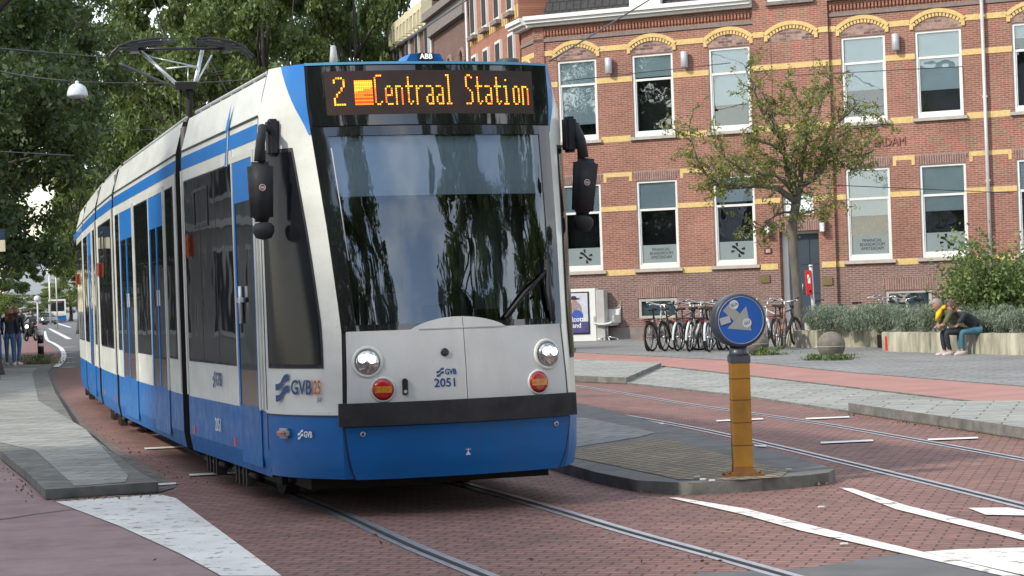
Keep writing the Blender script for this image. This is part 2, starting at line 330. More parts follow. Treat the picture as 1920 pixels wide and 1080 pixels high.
#SECTION buildings
M['brick_up']=bricks('brick_red',(.43,.152,.10),(.31,.104,.072),(.44,.32,.25),.22,.0625,.011,swz='XZ0',var=.34,big=.45,bmp=.3,stain=.25)
M['brick_low']=bricks('brick_brown',(.28,.15,.125),(.20,.105,.095),(.40,.31,.27),.22,.0625,.011,swz='XZ0',var=.34,big=.45,bmp=.3,stain=.25)
M['brick_orange']=bricks('brick_orange',(.48,.17,.10),(.40,.14,.085),(.46,.30,.22),.22,.0625,.008,swz='XZ0',var=.2,big=.9,bmp=.2)
M['brick_brown2']=bricks('brick_dark',(.22,.12,.095),(.16,.09,.075),(.28,.21,.18),.22,.0625,.008,swz='XZ0',var=.2,big=.9,bmp=.2)
M['soldier']=bricks('brick_soldier',(.30,.15,.125),(.21,.105,.09),(.40,.31,.27),.075,.45,.014,swz='XZ0',var=.15,offset=0)
M['checker']=bricks('brick_pattern',(.50,.33,.26),(.15,.08,.075),(.36,.27,.24),.24,.09,.012,swz='XZ0',var=.1)
M['yellow']=mat('yellow_brick',(.62,.45,.19),.85,.14,9,bmp=.2)
M['whitepaint']=mat('white_paint',(.70,.71,.68),.45,.05,3)
M['stone']=mat('sill_stone',(.42,.39,.35),.8,.12,5)
M['greyband']=mat('grey_brick_band',(.20,.18,.165),.85,.2,9)
M['plinth']=mat('plinth_cement',(.22,.19,.18),.9,.2,3)
M['blind']=mat('roller_blind',(.74,.86,.85),.8,.05,2)
M['frost']=mat('frosted_film',(.20,.25,.25),.5,.05,2)
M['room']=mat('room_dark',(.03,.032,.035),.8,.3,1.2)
M['pane']=glassmat('window_glass',(.95,.97,.97),1.5,.01,.06,wave=.2)
M['doorblue']=mat('door_blue',(.035,.055,.075),.4,.1,3)
M['roof']=bricks('roof_tiles',(.07,.065,.07),(.05,.05,.055),(.02,.02,.02),.25,.3,.02,swz='XZ0',bmp=.8)
M['lampgrey']=mat('lamp_metal',(.50,.53,.56),.4,.08,3,metal=.3)
M['pipe']=mat('zinc_pipe',(.55,.53,.53),.45,.1,4,metal=.2)
M['brass']=mat('plaque_brass',(.22,.17,.08),.4,.2,5,metal=.6)
M['ink']=mat('black_ink',(.012,.014,.016),.6,.05)
FA=math.atan2(-.412,.911)
main=tag(empty('brick_building',(2.35,68.95,0),FA),'three-storey red brick corner building with yellow brick bands and arched upper windows','building')
def wall(mb,s0,s1,h0,h1,holes,depth=.16,mi=0,split=None,y=0.):
    xs=sorted({s0,s1}|{min(max(v,s0),s1) for h in holes for v in h[:2]}); zs=sorted({h0,h1}|{min(max(v,h0),h1) for h in holes for v in h[2:]}|({split} if split else set()))
    for i in range(len(xs)-1):
        for j in range(len(zs)-1):
            cx_,cz_=(xs[i]+xs[i+1])/2,(zs[j]+zs[j+1])/2
            if any(h[0]<cx_<h[1] and h[2]<cz_<h[3] for h in holes): continue
            mb.add([(xs[i],y,zs[j]),(xs[i+1],y,zs[j]),(xs[i+1],y,zs[j+1]),(xs[i],y,zs[j+1])],[(0,1,2,3)],(1 if split and cz_<split else mi))
    for a,b,c,d in holes:
        q=y+depth; k=1 if split and d<split else mi
        mb.add([(a,y,c),(a,y,d),(a,q,d),(a,q,c),(b,y,c),(b,y,d),(b,q,d),(b,q,c)],[(0,1,2,3),(7,6,5,4),(1,5,6,2),(0,3,7,4)],k)
UP=[(-.70,.67),(1.89,3.28),(4.47,5.83),(8.75,10.13),(11.04,12.45),(13.95,15.35),(16.3,17.7),(18.6,20.0)]
holes=[(a,b,6.52,9.14) for a,b in UP]+[(a,b,2.30,5.11) for a,b in UP]+[(1.82,3.15,.72,1.36),(9.87,11.29,.72,1.34),(16.3,17.7,.72,1.34)]
bay=(6.0,8.40)
mb=MB(); wall(mb,-1.48,6.0,.45,10.3,[h for h in holes if h[1]<6.0],split=2.12)
wall(mb,8.40,22,.45,10.3,[h for h in holes if h[0]>8.40],split=2.12)
# entrance bay, set forward; the doorway is a hole
dh=[(6.58,7.86,.30,3.28),(6.85,7.65,3.72,4.35)]
wall(mb,6.0,8.40,.45,10.3,[(6.62,7.88,.45,3.28),(6.75,7.75,3.75,4.45)],split=2.12,y=-.12,depth=.35)
mb.box(6.0,8.40,-.119,.5,10.3,14,0)
mb.add([(6.0,-.12,.45),(6.0,0,.45),(6.0,0,10.3),(6.0,-.12,10.3)],[(0,1,2,3)],0); mb.add([(8.4,-.12,.45),(8.4,0,.45),(8.4,0,10.3),(8.4,-.12,10.3)],[(3,2,1,0)],0)
mb.box(-1.48,-1.12,-.05,-.002,.45,10.3,0)
mb.build('wall',[M['brick_up'],M['brick_low']],main)
# blind niche above the door and checker panels, arches
deco=MB()
arch=MB(); chk=MB(); soldier=MB()
def seg_arch(x0,x1,zs,rise,y):
    n=14; xm=(x0+x1)/2; hw=(x1-x0)/2
    Rr=(hw*hw+rise*rise)/(2*rise); zc=zs+rise-Rr; a=math.asin(hw/Rr)
    pts=[(xm+Rr*math.sin(t),zc+Rr*math.cos(t)) for t in [-a+2*a*i/n for i in range(n+1)]]
    for i in range(n):
        (xa,za),(xb,zb)=pts[i],pts[i+1]
        k=1.045; 
        o=lambda x,z,r:(xm+(x-xm)*(Rr+r)/Rr, zc+(z-zc)*(Rr+r)/Rr)
        a0,b0=o(xa,za,.0),o(xb,zb,.0);a1,b1=o(xa,za,.12),o(xb,zb,.12)
        arch.add([(a0[0],y-.06,a0[1]),(b0[0],y-.06,b0[1]),(b1[0],y-.06,b1[1]),(a1[0],y-.06,a1[1]),(a0[0],y,a0[1]),(b0[0],y,b0[1]),(b1[0],y,b1[1]),(a1[0],y,a1[1])],[(0,1,2,3),(4,5,1,0),(3,2,6,7)])
    m=15
    for i in range(m):
        t=-a+2*a*(i+.5)/m; c_,s_=math.cos(t),math.sin(t); px_,pz_=xm+(Rr-.06)*s_,zc+(Rr-.06)*c_
        w=.038;h=.055
        q=[(px_+dx*c_+dz*s_,pz_-dx*s_+dz*c_) for dx,dz in ((-w,-h),(w,-h),(w,h),(-w,h))]
        arch.add([(q[0][0],y-.04,q[0][1]),(q[1][0],y-.04,q[1][1]),(q[2][0],y-.04,q[2][1]),(q[3][0],y-.04,q[3][1])]+[(p_[0],y,p_[1]) for p_ in q],[(0,1,2,3),(4,5,1,0),(1,5,6,2),(3,7,4,0)])
    # patterned brick panel below the arch
    pts2=[(p_[0],p_[1]-.13) for p_ in pts if p_[1]-.13>zs-.20]
    poly=[(xm-hw+.02,zs-.2)]+[(xm-hw+.02,max(zs-.2,pts[0][1]-.12))]+[(p_[0],p_[1]-.12) for p_ in pts[1:-1]]+[(xm+hw-.02,max(zs-.2,pts[-1][1]-.12)),(xm+hw-.02,zs-.2)]
    chk.add([(p_[0],y-.005,p_[1]) for p_ in poly],[tuple(range(len(poly)-1,-1,-1))])
bandx=[]
allw=UP[:3]+[(6.50,7.95)]+UP[3:]
for a,b in allw:
    y=-.12 if 6<a<8.4 else 0
    seg_arch(a-.08,b+.08,9.36,.30,y)
    for x in (a-.13,b+.02): arch.box(x,x+.11,y-.05,y,9.20,9.38)
    arch.build('yellow_brick_arch',M['yellow'],main); arch=MB(); chk.build('patterned_brick_panel',M['checker'],main); chk=MB()
edges=[-1.48]+[v for p_ in allw for v in p_]+[22]
band=MB()
def hband(z0,z1,skip,prj=.012):
    segs=[];cur=-1.48
    for a,b in sorted(skip): 
        if a>cur: segs.append((cur,a))
        cur=max(cur,b)
    segs.append((cur,22))
    for a,b in segs:
        for lo,hi,y in ((-1.48,6.0,0),(6.0,8.4,-.12),(8.4,22,0)):
            x0,x1=max(a,lo),min(b,hi)
            if x1-x0>.02: MB().box(x0,x1,y-prj,y-.001,z0,z1).build('yellow_brick_band',M['yellow'],main)
hband(9.34,9.51,[(a-.14,b+.14) for a,b in allw],.03)
hband(8.31,8.48,UP); hband(6.40,6.59,[(a-.12,b+.1) for a,b in UP])
hband(4.18,4.34,UP+[(6.7,7.8)]); hband(2.12,2.30,[(a-.12,b+.1) for a,b in UP]+[(6.55,7.95)])
gl=[(a-.12,b+.12) for a,b in UP]
hband(5.28,5.42,gl+[(6.0,8.4)])
for a,b in gl:
    for x in (a-.10,b+.0): MB().box(x,x+.10,-.012,-.001,5.12,5.28).build('yellow_brick_return',M['yellow'],main)
def lintel(q): MB().add(q,[(0,1,2,3)]).build('brick_lintel',M['soldier'],main)
for a,b in UP: lintel([(a-.10,-.008,5.42),(a+.02,-.008,5.13),(b-.02,-.008,5.13),(b+.10,-.008,5.42)])
for a,b in ((1.82,3.15),(9.87,11.29),(16.3,17.7)): lintel([(a-.10,-.008,1.72),(a,-.008,1.37),(b,-.008,1.37),(b+.10,-.008,1.72)])
lintel([(6.5,-.128,3.62),(6.62,-.128,3.29),(7.88,-.128,3.29),(8.0,-.128,3.62)])
# windows: frame, panes, blind, sill
def sash(a,b,z0,z1,mid,blind_to,frost=None,sign=None,open_=0):
    f=MB(); w=.075; y0,y1=.04,.14
    f.box(a,a+w,y0,y1,z0,z1).box(b-w,b,y0,y1,z0,z1).box(a+w,b-w,y0,y1,z1-w,z1).box(a+w,b-w,y0,y1,z0,z0+.13).box(a+w,b-w,y0+.02,y1,mid-.035,mid+.035)
    f.box(a+w,a+w+.035,y0+.03,y1-.02,z0+.13,mid-.035).box(b-w-.035,b-w,y0+.03,y1-.02,z0+.13,mid-.035).box(a+w+.035,b-w-.035,y0+.03,y1-.02,z0+.13,z0+.18)
    fo=f.build('window',M['whitepaint'],main)
    MB().box(a+w,b-w,.10,.106,mid+.036,z1-w).box(a+w+.035,b-w-.035,.115,.121,z0+.18,mid-.036).build('pane',M['pane'],fo)
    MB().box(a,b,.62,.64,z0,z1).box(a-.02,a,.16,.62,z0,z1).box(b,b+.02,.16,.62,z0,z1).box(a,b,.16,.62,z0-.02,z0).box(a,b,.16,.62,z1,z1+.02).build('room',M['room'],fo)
    MB().box(a+.02,b-.02,.165,.17,blind_to,z1-.02).build('blind',M['blind'],fo)
    s_=MB(); s_.box(a-.12,b+.12,-.10,.10,z0-.10,z0-.005); s_.build('sill',M['stone'],fo)
    if frost: MB().box(a+w+.036,b-w-.036,.108,.113,z0+.181,z0+.75).build('frosted_film',M['frost'],fo)
    xm=(a+b)/2
    if sign=='star':
        g=MB(); cz_=z0+.48; 
        for k in range(8):
            t=math.pi/4*k+.2; L0,L1=(.12,.23)
            if k in (1,5): continue
            d=Vector((math.cos(t),0,math.sin(t))); n_=Vector((-math.sin(t),0,math.cos(t)))*.04; c_=Vector((xm+.05,.100,cz_))
            g.add([c_+d*L0-n_*.5,c_+d*L1-n_,c_+d*L1+n_,c_+d*L0+n_*.5],[(0,1,2,3),(3,2,1,0)])
        d=Vector((-.72,0,.69)); n_=Vector((.69,0,.72))*.03; c_=Vector((xm+.05,.1005,cz_)); g.add([c_-d*.19-n_,c_+d*.19-n_,c_+d*.19+n_,c_-d*.19+n_],[(0,1,2,3),(3,2,1,0)])
        g.build('star_emblem',M['ink'],fo)
    if sign=='text':
        for i,t in enumerate(('FINANCIAL','BOARDROOM','AMSTERDAM')): text_mesh(t,.135,'window_lettering',M['ink'],fo,face_matrix((xm+.05,.104,z0+.60-.125*i),(0,-1,0)),.001,sx=.9)
upb=[7.05,8.42,7.35,7.5,7.35,8.7,8.4,8.4]; gb=[4.2,4.2,4.3,3.66,3.70,4.2,4.2,4.2]; sg=['star','text','star','text','star','text','star','text']
for i,(a,b) in enumerate(UP):
    sash(a,b,6.52,9.14,8.33,upb[i]); sash(a,b,2.30,5.11,4.18,gb[i],frost=True,sign=sg[i])
for a,b in ((1.82,3.15),(9.87,11.29),(16.3,17.7)):
    f=MB(); f.box(a,a+.1,.03,.12,.72,1.36).box(b-.1,b,.03,.12,.72,1.36).box(a+.1,b-.1,.03,.12,1.26,1.36).box(a+.1,b-.1,.03,.12,.72,.80)
    fo=f.build('basement_window',M['stone'],main); MB().box(a+.1,b-.1,.08,.09,.8,1.26).build('pane',M['pane'],fo); MB().box(a+.1,b-.1,.2,.21,.8,1.26).build('blind',mat('basement_blind',(.22,.33,.34),.8,.1),fo)
# blind niche recess lines and plinth
MB().box(6.55,6.57,-.135,-.121,6.4,9.2).box(7.9,7.92,-.135,-.121,6.4,9.2).build('niche_edge',M['brick_low'],main)
MB().box(-1.5,6.56,-.06,.4,0,.45).box(7.94,22,-.06,.4,0,.45).box(6.0,6.56,-.18,-.061,0,.45).box(7.94,8.4,-.18,-.061,0,.45).build('plinth',M['plinth'],main)
# door recess
d=MB(); d.box(7.16,7.86,.20,.26,.45,3.2); 
for z0,z1 in ((.6,1.2),(1.35,2.1),(2.25,3.0)):
    for x0,x1 in ((7.22,7.48),(7.54,7.80)): d.box(x0,x1,.18,.199,z0,z1)
do=d.build('door',M['doorblue'],main); MB().tube([(7.24,.15,1.45),(7.24,.15,1.65)],.015).build('handle',M['lampgrey'],do)
MB().box(6.63,6.80,.16,.24,.45,3.2).box(6.80,7.155,.22,.25,.45,3.2).box(6.63,7.87,.16,.24,3.2,3.27).build('door_frame',[M['whitepaint']],main)
MB().box(6.82,7.15,.205,.219,.45,3.19).build('side_panel',M['doorblue'],main)
MB().box(6.55,7.95,-.5,.3,.0,.22).box(6.57,7.93,-.25,.3,.22,.449).build('doorstep',M['stone'],main)
tw=MB().box(6.76,7.74,.0,.08,3.76,4.44).build('transom_window',M['whitepaint'],main); MB().box(6.86,7.64,-.02,-.001,3.85,4.36).build('blind',M['blind'],tw)
for x,z0 in ((6.12,1.74),(8.12,1.60)): 
    o=MB().rbox((x,-.15,z0+.1),(.32,.03,.24),.006).build('wall_plaque',M['brass'],main)
n=MB().box(6.13,6.37,-.15,-.121,2.62,2.78).build('house_number_plate',mat('plate_maroon',(.12,.02,.02),.4),main); text_mesh('80',.15,'number',M['whitepaint'],n,face_matrix((6.25,-.153,2.70),(0,-1,0)),.001)
for x in (6.30,8.05):
    l=MB(); l.box(x-.11,x+.11,-.36,-.34,3.2,3.22); l.box(x-.1,x+.1,-.38,-.18,3.20,3.22).box(x-.1,x+.1,-.38,-.18,3.56,3.60).lathe([(.1,3.6),(.03,3.68)],(x,-.28,0),4)
    for dx in (-.09,.08):
        for dy in (-.37,-.20): l.box(x+dx,x+dx+.012,dy,dy+.012,3.22,3.56)
    l.box(x-.015,x+.015,-.18,-.12,3.38,3.42)
    lo=l.build('wall_lantern',M['roof'],main); MB().box(x-.07,x+.07,-.35,-.21,3.23,3.5).build('lantern_glass',M['whitepaint'],lo)
for x in (1.16,3.73,10.5,15.8): 
    lo=MB().lathe([(.10,8.60),(.115,8.62),(.115,9.08),(.10,9.10)],(x,-.17,0),20).build('wall_lamp',M['lampgrey'],main); MB().box(x-.03,x+.03,-.06,-.001,8.8,8.9).build('bracket',M['lampgrey'],lo)
dp=MB().tube([(13.12,-.12,0.3),(13.12,-.12,10.3)],.055,10)
for z in (2,4.5,7,9.4): dp.box(13.05,13.19,-.14,-.001,z,z+.05)
dp.build('downpipe',M['pipe'],main)
text_mesh('ERDAM',.36,'wall_lettering',mat('lettering_terracotta',(.24,.09,.07),.7),main,face_matrix((10.17,-.02,5.86),(0,-1,0)),.015,sx=.85)
# corbel courses and cornice, mansard, dormer
c=MB()
for x0,x1 in ((-1.1,5.95),(8.45,22)):
    n=int((x1-x0)/.11)
    c=MB()
    for i in range(n): c.box(x0+i*.11,x0+i*.11+.06,-.07,-.001,10.0,10.16)
    c.build('brick_corbel',M['brick_orange'],main)
c=MB()
for x0,x1 in ((-1.5,6.0),(8.4,22)): c.box(x0,x1,-.05,-.0015,9.80,9.90)
c.build('grey_brick_band',M['greyband'],main)
c=MB()
for x0,x1 in ((-1.66,6.0),(8.4,22)): c.box(x0,x1,-.22,.3,10.30,10.40).box(x0,x1,-.38,.3,10.40,10.50).box(x0,x1,-.46,.3,10.50,10.63)
c.build('cornice',M['whitepaint'],main)
rf=MB(); rf.add([(-1.2,.1,10.63),(6.0,.1,10.63),(6.0,1.3,14),(-.6,1.3,14),(8.4,.1,10.63),(22,.1,10.63),(22,1.3,14),(8.4,1.3,14)],[(0,1,2,3),(4,5,6,7)]); rf.box(-.6,22,1.3,9,9.5,14)
rf.build('roof',M['roof'],main)
MB().box(1.9,2.95,-.05,.9,10.64,12.3).build('dormer',M['whitepaint'],main)
a=MB().box(6.52,7.92,-.16,-.125,10.42,12.4).build('attic_window',M['whitepaint'],main); MB().box(6.45,8.0,-.26,-.121,10.30,10.41).build('sill',M['greyband'],a)
bx=MB().box(-1.3,22,.7,9,.0,10.2); bx.build('building_body',M['brick_low'],main)
# chamfered corner of the same building
# corner wall runs back toward the side street: local x outwards to the left
cw=MB(); cw.box(0,1.5,-.3,0,.0,10.3); o=cw.build('corner_wall',M['brick_up'],main); o.location=(-1.48,0,0); o.rotation_euler=(0,0,R(130))
MB().box(.1,1.7,-.3,.22,10.30,10.40).box(.1,1.75,-.3,.38,10.40,10.5).box(.1,1.8,-.3,.46,10.5,10.63).build('corner_cornice',M['whitepaint'],o)
MB().box(.0,1.5,.001,.012,9.34,9.51).box(.0,1.5,.001,.012,8.31,8.48).build('yellow_brick_band',M['yellow'],o)
MB().box(0,1.5,.001,.04,9.80,9.90).build('grey_brick_band',M['greyband'],o)
for x in (.75,): MB().torus((x,.01,9.0),.30,.05,Matrix.Rotation(R(90),4,'X'),a0=0,a1=math.pi,n=12).build('yellow_brick_arch',M['yellow'],o)
# side street terraces, facing left, receding along the tram street (local x = away from camera)
SA=R(90+12.3)
def side_house(x0,x1,H,brick,label,kind):
    t=empty('terraced_house',(.55,71.3,0),SA); tag(t,label,'house')
    b_=MB(); b_.box(x0,x1,-9,0,0,H); b_.build('wall',brick,t)   # local +y faces the tram street
    rfm=MB(); rfm.add([(x0,0,H),(x1,0,H),(x1,-3,H+3),(x0,-3,H+3),(x0,-9,H),(x1,-9,H)],[(0,3,2,1),(3,4,5,2),(0,4,3),(1,2,5)]); rfm.build('roof',M['roof'],t)
    def win(s,z0,z1,w=.9,arched=False,dep=.02,m=M['whitepaint']):
        f=MB(); f.box(s,s+w,.001,.09,z0,z1); fo=f.build('window',m,t)
        MB().box(s+.1,s+w-.1,.0905,.10,z0+.12,z1-.1).build('pane',M['room'],fo)
        MB().box(s-.08,s+w+.08,.0,.22,z0-.14,z0-.002).build('sill',M['greyband'],fo)
        if arched: MB().torus((s+w/2,.05,z1),w/2+.05,.10,Matrix.Rotation(R(90),4,'X'),a0=0,a1=math.pi,n=12,k=6).build('arch',M['brick_low'] if kind=='brown' else M['yellow'],fo)
    zs=(1.2,4.9,8.2,11.2)
    n=int((x1-x0)/2.0)
    for k in range(n):
        s=x0+ (x1-x0)*(k+.5)/n-.45
        for z in zs:
            if z+2.4<H: win(s,z,z+2.3,arched=(kind!='red'))
    if kind=='red':
        m_=MB()
        for z in (8.0,10.9):
            for k in range(int((x1-x0)/.35)):
                s=x0+k*.35; m_.box(s,s+.14,.0,.03,z,z+.45)
        m_.build('yellow_brick_band',M['yellow'],t)
    co=MB(); co.box(x0,x1,.001,.45,H-.25,H+.05).box(x0,x1,.001,.25,H-.9,H-.25)
    if kind=='cream':
        for k in range(int((x1-x0)/.9)): co.box(x0+k*.9,x0+k*.9+.2,.25,.5,H-.85,H-.25)
    co.build('cornice',M['cream'] if kind!='brown' else M['greyband'],t)
    MB().tube([(x1-.06,.1,0),(x1-.06,.1,H)],.06).build('downpipe',M['pipe'],t)
M['cream']=mat('cream_stucco',(.62,.57,.40),.7,.08,3)
side_house(0.05,8.5,14.5,M['brick_orange'],'orange-red brick terraced house with tall white paired windows beyond the corner building','red')
side_house(8.5,16,13.1,M['brick_brown2'],'dark brown brick terraced house with round-arched windows, third from the corner','brown')
side_house(16,25.5,13.7,M['brick_brown2'],'brown brick terraced house with a heavy cream bracketed cornice, just right of the street trees','cream')
side_house(25.5,60,12.5,M['brick_brown2'],'plain brown brick terraced house behind the street trees, farthest along the row','brown')
#SECTION tram
TH=R(18); HW=1.21
tram=tag(empty('tram',(-.760,16.743,0),TH),'blue and white articulated tram in front, showing line 2 on its orange lit display','tram')
T_white=mat('tram_white',(.66,.68,.63),.38,.09,1.6,coat=.3,stretch=(1,1,3))
T_blue=mat('tram_blue',(.002,.125,.40),.38,.12,1.0,coat=.10,spec=.3)
T_bluelight=mat('tram_blue_light',(.012,.19,.58),.35,.08,1.5,coat=.3)
T_black=mat('tram_black',(.012,.013,.016),.35,.2,4,coat=.2)
T_rubber=mat('rubber_black',(.022,.023,.028),.65,.15,5)
T_brown=mat('bellows_brown',(.022,.017,.012),.8,.2,6)
T_grey=mat('tram_grey',(.42,.43,.42),.5,.1,4)
T_under=mat('underframe',(.012,.011,.010),.8,.3,6)  # kept near black so the tram underside reads as deep shadow
T_glass=glassmat('tram_glass',(.10,.11,.12),1.55,.015,.06,wave=.22)
T_screen=glassmat('windscreen_glass',(.80,.84,.88),1.6,.012,.13,wave=.3)
T_bluepale=mat('tram_blue_pale',(.12,.38,.62),.35,.05)
T_alu=mat('aluminium',(.62,.66,.68),.35,.08,4,metal=.8)
T_orange=mat('lamp_orange',(.50,.11,.04),.35,.25,30,coat=.4)
T_red=mat('lamp_red',(.40,.012,.01),.25,.4,40,coat=.5)
grime(T_white,.28,1.3,(.22,.20,.16)); grime(T_blue,.30,1.2,(.06,.07,.08)); grime(T_rubber,.3,1.5,(.09,.08,.07))
ink_blue=mat('logo_blue',(.012,.06,.20),.5,.02); ink_white=mat('logo_white',(.75,.78,.78),.5,.02); ink_org=mat('logo_orange',(.50,.13,.04),.5,.02)
def lerp_tab(tab,w):
    if w<=tab[0][0]: return tab[0][1:]
    for a,b in zip(tab,tab[1:]):
        if w<=b[0]:
            t=(w-a[0])/(b[0]-a[0]); return tuple(x+(y-x)*t for x,y in zip(a[1:],b[1:]))
    return tab[-1][1:]
PROF=[(.29,.86,.84),(.42,.875,.88),(.60,.88,.905),(.78,.88,.91),(1.0,.87,.905),(1.39,.855,.86),(2.1,.895,.70),(2.90,.945,.46),(3.10,.96,.43),(3.40,.96,.39)]
SIDE=[(.27,1.185),(.42,1.21),(.8,1.21),(2.9,1.21),(3.06,1.20),(3.40,1.11)]
BUL=.15
def FS(q,w,off=0.):
    a,b=lerp_tab(PROF,w); aq=abs(q); k=1-min(aq,1.2)**2.2
    return Vector((a*q*(1+off*.15)+.045,-(b+BUL*k)-off,w))
def SS(t,w,off=0.,sg=-1):
    a,b=lerp_tab(PROF,w); h=lerp_tab(SIDE,w)[0]; tt=max(t,0)
    u=h+(a-h)*tt**1.75; v=b*(tt**.92)
    nx,ny=.95-.55*tt,-.25-.55*tt
    return Vector((sg*(u+off*nx)+.045*tt,-(v)+off*ny,w))
def lin(a,b,n): return [a+(b-a)*i/n for i in range(n+1)]
Ws=[.29,.36,.42,.5,.6,.7,.775]; Wu=[.775,.9,1.14,1.39,1.7,2.1,2.5,2.86,3.06,3.2,3.40]
cab=MB()
for sg in (-1,1):
    ts=lin(0,1,14)
    fn=lambda t,w,o,sg=sg: SS(t,w,o,sg)
    cab.grid(fn,ts if sg<0 else ts[::-1],Ws,1); cab.grid(fn,ts if sg<0 else ts[::-1],Wu,0)
# front: blue apron zone, grey white zone below glass; glass zone left open; black sign zone
qs=lin(-1,1,24)
cab.grid(lambda q,w,o:FS(q,w,0),qs,[.29,.36,.42,.5,.6,.7,.775],1); cab.grid(lambda q,w,o:FS(q,w,0),qs,[.775,.9,1.0,1.2,1.37],2)
cab.grid(lambda q,w,o:FS(q,w,0),qs,[2.90,3.1,3.40],2)
top=[SS(t,3.40,0,-1) for t in lin(0,1,8)]+[FS(q,3.40) for q in lin(-1,1,12)]+[SS(t,3.40,0,1) for t in lin(1,0,8)]
cab.add(top,[tuple(range(len(top)))],0)
bot=[SS(t,.29,0,-1) for t in lin(0,1,8)]+[FS(q,.29) for q in lin(-1,1,12)]+[SS(t,.29,0,1) for t in lin(1,0,8)]
cab.add(bot,[tuple(range(len(bot)-1,-1,-1))],3)
cab.box(-.95,.95,-.30,.9,.18,.288,3); cab.box(-1.05,1.05,.3,3.4,.18,.287,3); cab_o=cab.build('cab_shell',[T_white,T_blue,T_black,T_under],tram)  # near-black tray boxes added to stand in for the shadow under the tram
# thin waist line on the cab side
MB().grid(lambda t,w,o:SS(t,w,o,-1),lin(0,.97,8),[.765,.79],thick=.006).build('waist_line',T_white,cab_o); MB().grid(lambda t,w,o:SS(t,w,o,1),lin(0,.97,8)[::-1],[.765,.79],thick=.006).build('waist_line',T_white,cab_o)
MB().grid(lambda t,w,o:SS(t,w,o,-1),lin(0,.97,8),[.75,.765],thick=.004).build('waist_navy_line',mat('navy',(.01,.03,.09),.5),cab_o)  # thin navy paint line under the white one
# cab side windows
def cabwin(sg):
    def fn(x,y,o):
        w=1.14+1.60*y; t1=.80-.10*y*y; t=.10+(t1-.10)*x
        # round the lower front corner
        return SS(t,w,o,sg)
    g=MB(); xs=lin(0,1,12); g.grid(fn,xs if sg<0 else xs[::-1],lin(0,1,10),thick=.012)
    def fn2(x,y,o):
        w=1.14-.03+1.66*y; t1=.80-.10*y*y; t=.085+(t1+.025-.085)*x
        return SS(t,w,o,sg)
    s_=MB(); s_.grid(fn2,xs if sg<0 else xs[::-1],lin(0,1,10),thick=.006); so=s_.build('side_window',T_rubber,tram)
    g.build('pane',T_cabglass,so)
T_darkglass,ntg,bg_=new_mat('tram_dark_glass')
bg_.inputs['Base Color'].default_value=(.012,.014,.016,1); bg_.inputs['Roughness'].default_value=.03; bg_.inputs['IOR'].default_value=1.75; bg_.inputs['Specular IOR Level'].default_value=.75
bump(ntg,bg_,noise(ntg,coords(ntg),1.1,2),.25,.02)
T_cabglass=mat('cab_side_glass',(.010,.012,.015),.12,.3,1.5,spec=.22)
cabwin(-1); cabwin(1)
# blue corner panels beside the sign
for sg in (-1,1):
    def fn(x,y,o,sg=sg):
        w=2.86+.54*y; t0=.97-.50*y**1.3; return SS(t0+(1.0-t0)*x,w,o,sg)
    xs=lin(0,1,8); MB().grid(fn,xs if sg<0 else xs[::-1],lin(0,1,8),thick=.006).build('corner_panel',T_bluelight if sg<0 else T_blue,cab_o)
# panel seams
MB().grid(lambda t,w,o:SS(t,w,o,-1),[-.0,.012],lin(.31,3.40,16),thick=.003).build('panel_seam',T_black,cab_o)
# windscreen and its black border
ws=MB(); ws.grid(lambda q,w,o:FS(q,w,.004),lin(-.985,.985,28),[1.37,1.6,1.9,2.2,2.5,2.7,2.90]); wso=ws.build('windscreen',T_screen,tram)
bd=MB()
bd.grid(lambda q,w,o:FS(q,w,o),lin(-1.0,-.88,3),lin(1.37,2.91,8),thick=.012); bd.grid(lambda q,w,o:FS(q,w,o),lin(.90,1.0,3),lin(1.37,2.91,8),thick=.012)
bd.grid(lambda q,w,o:FS(q,w,o),lin(-.88,.90,20),[2.84,2.91],thick=.012); bd.grid(lambda q,w,o:FS(q,w,o),lin(-.88,.90,20),[1.36,1.42],thick=.012)
bd.build('screen_border',T_darkglass,wso)
MB().tube([FS(-.865,w,.015) for w in (1.9,2.3,2.75)],.005,5).build('trim_wire',T_grey,wso)
# behind the screen: sun blind, dashboard, seat, rear cab wall
MB().grid(lambda q,w,o:FS(q,w,-.07),lin(-.86,.88,12),[2.38,2.83]).build('sun_blind',mat('blind_grey',(.60,.70,.76),.7,.06),wso)
it=MB(); it.box(-1.12,1.12,.0,.04,.8,3.2,0).box(-.85,.85,-.62,0,.70,.76,0)
for sg in (-1,1): it.grid(lambda t,w,o,sg=sg:SS(t,w,-.05,sg),lin(0,.93,6),[.8,1.6,2.4,3.2],0)
it.box(-.78,.78,-.80,-.45,1.22,1.36,1); it.rbox((-.25,-.15,1.25),(.5,.14,.8),.05,1); it.rbox((-.25,-.35,.95),(.5,.5,.14),.05,1); it.box(.35,.40,-.05,-.01,1.4,2.8,1).box(-.62,-.56,-.05,-.01,1.4,2.8,1)
it.box(.48,.9,-.03,-.012,1.5,2.3,2).box(-.1,.25,-.03,-.012,1.55,2.4,2)
it.build('cab_interior',[mat('cab_dark',(.018,.019,.022),.8),mat('seat_grey',(.05,.055,.07),.8),mat('cabin_beyond',(.10,.11,.115),.7,.4,3)],tram)
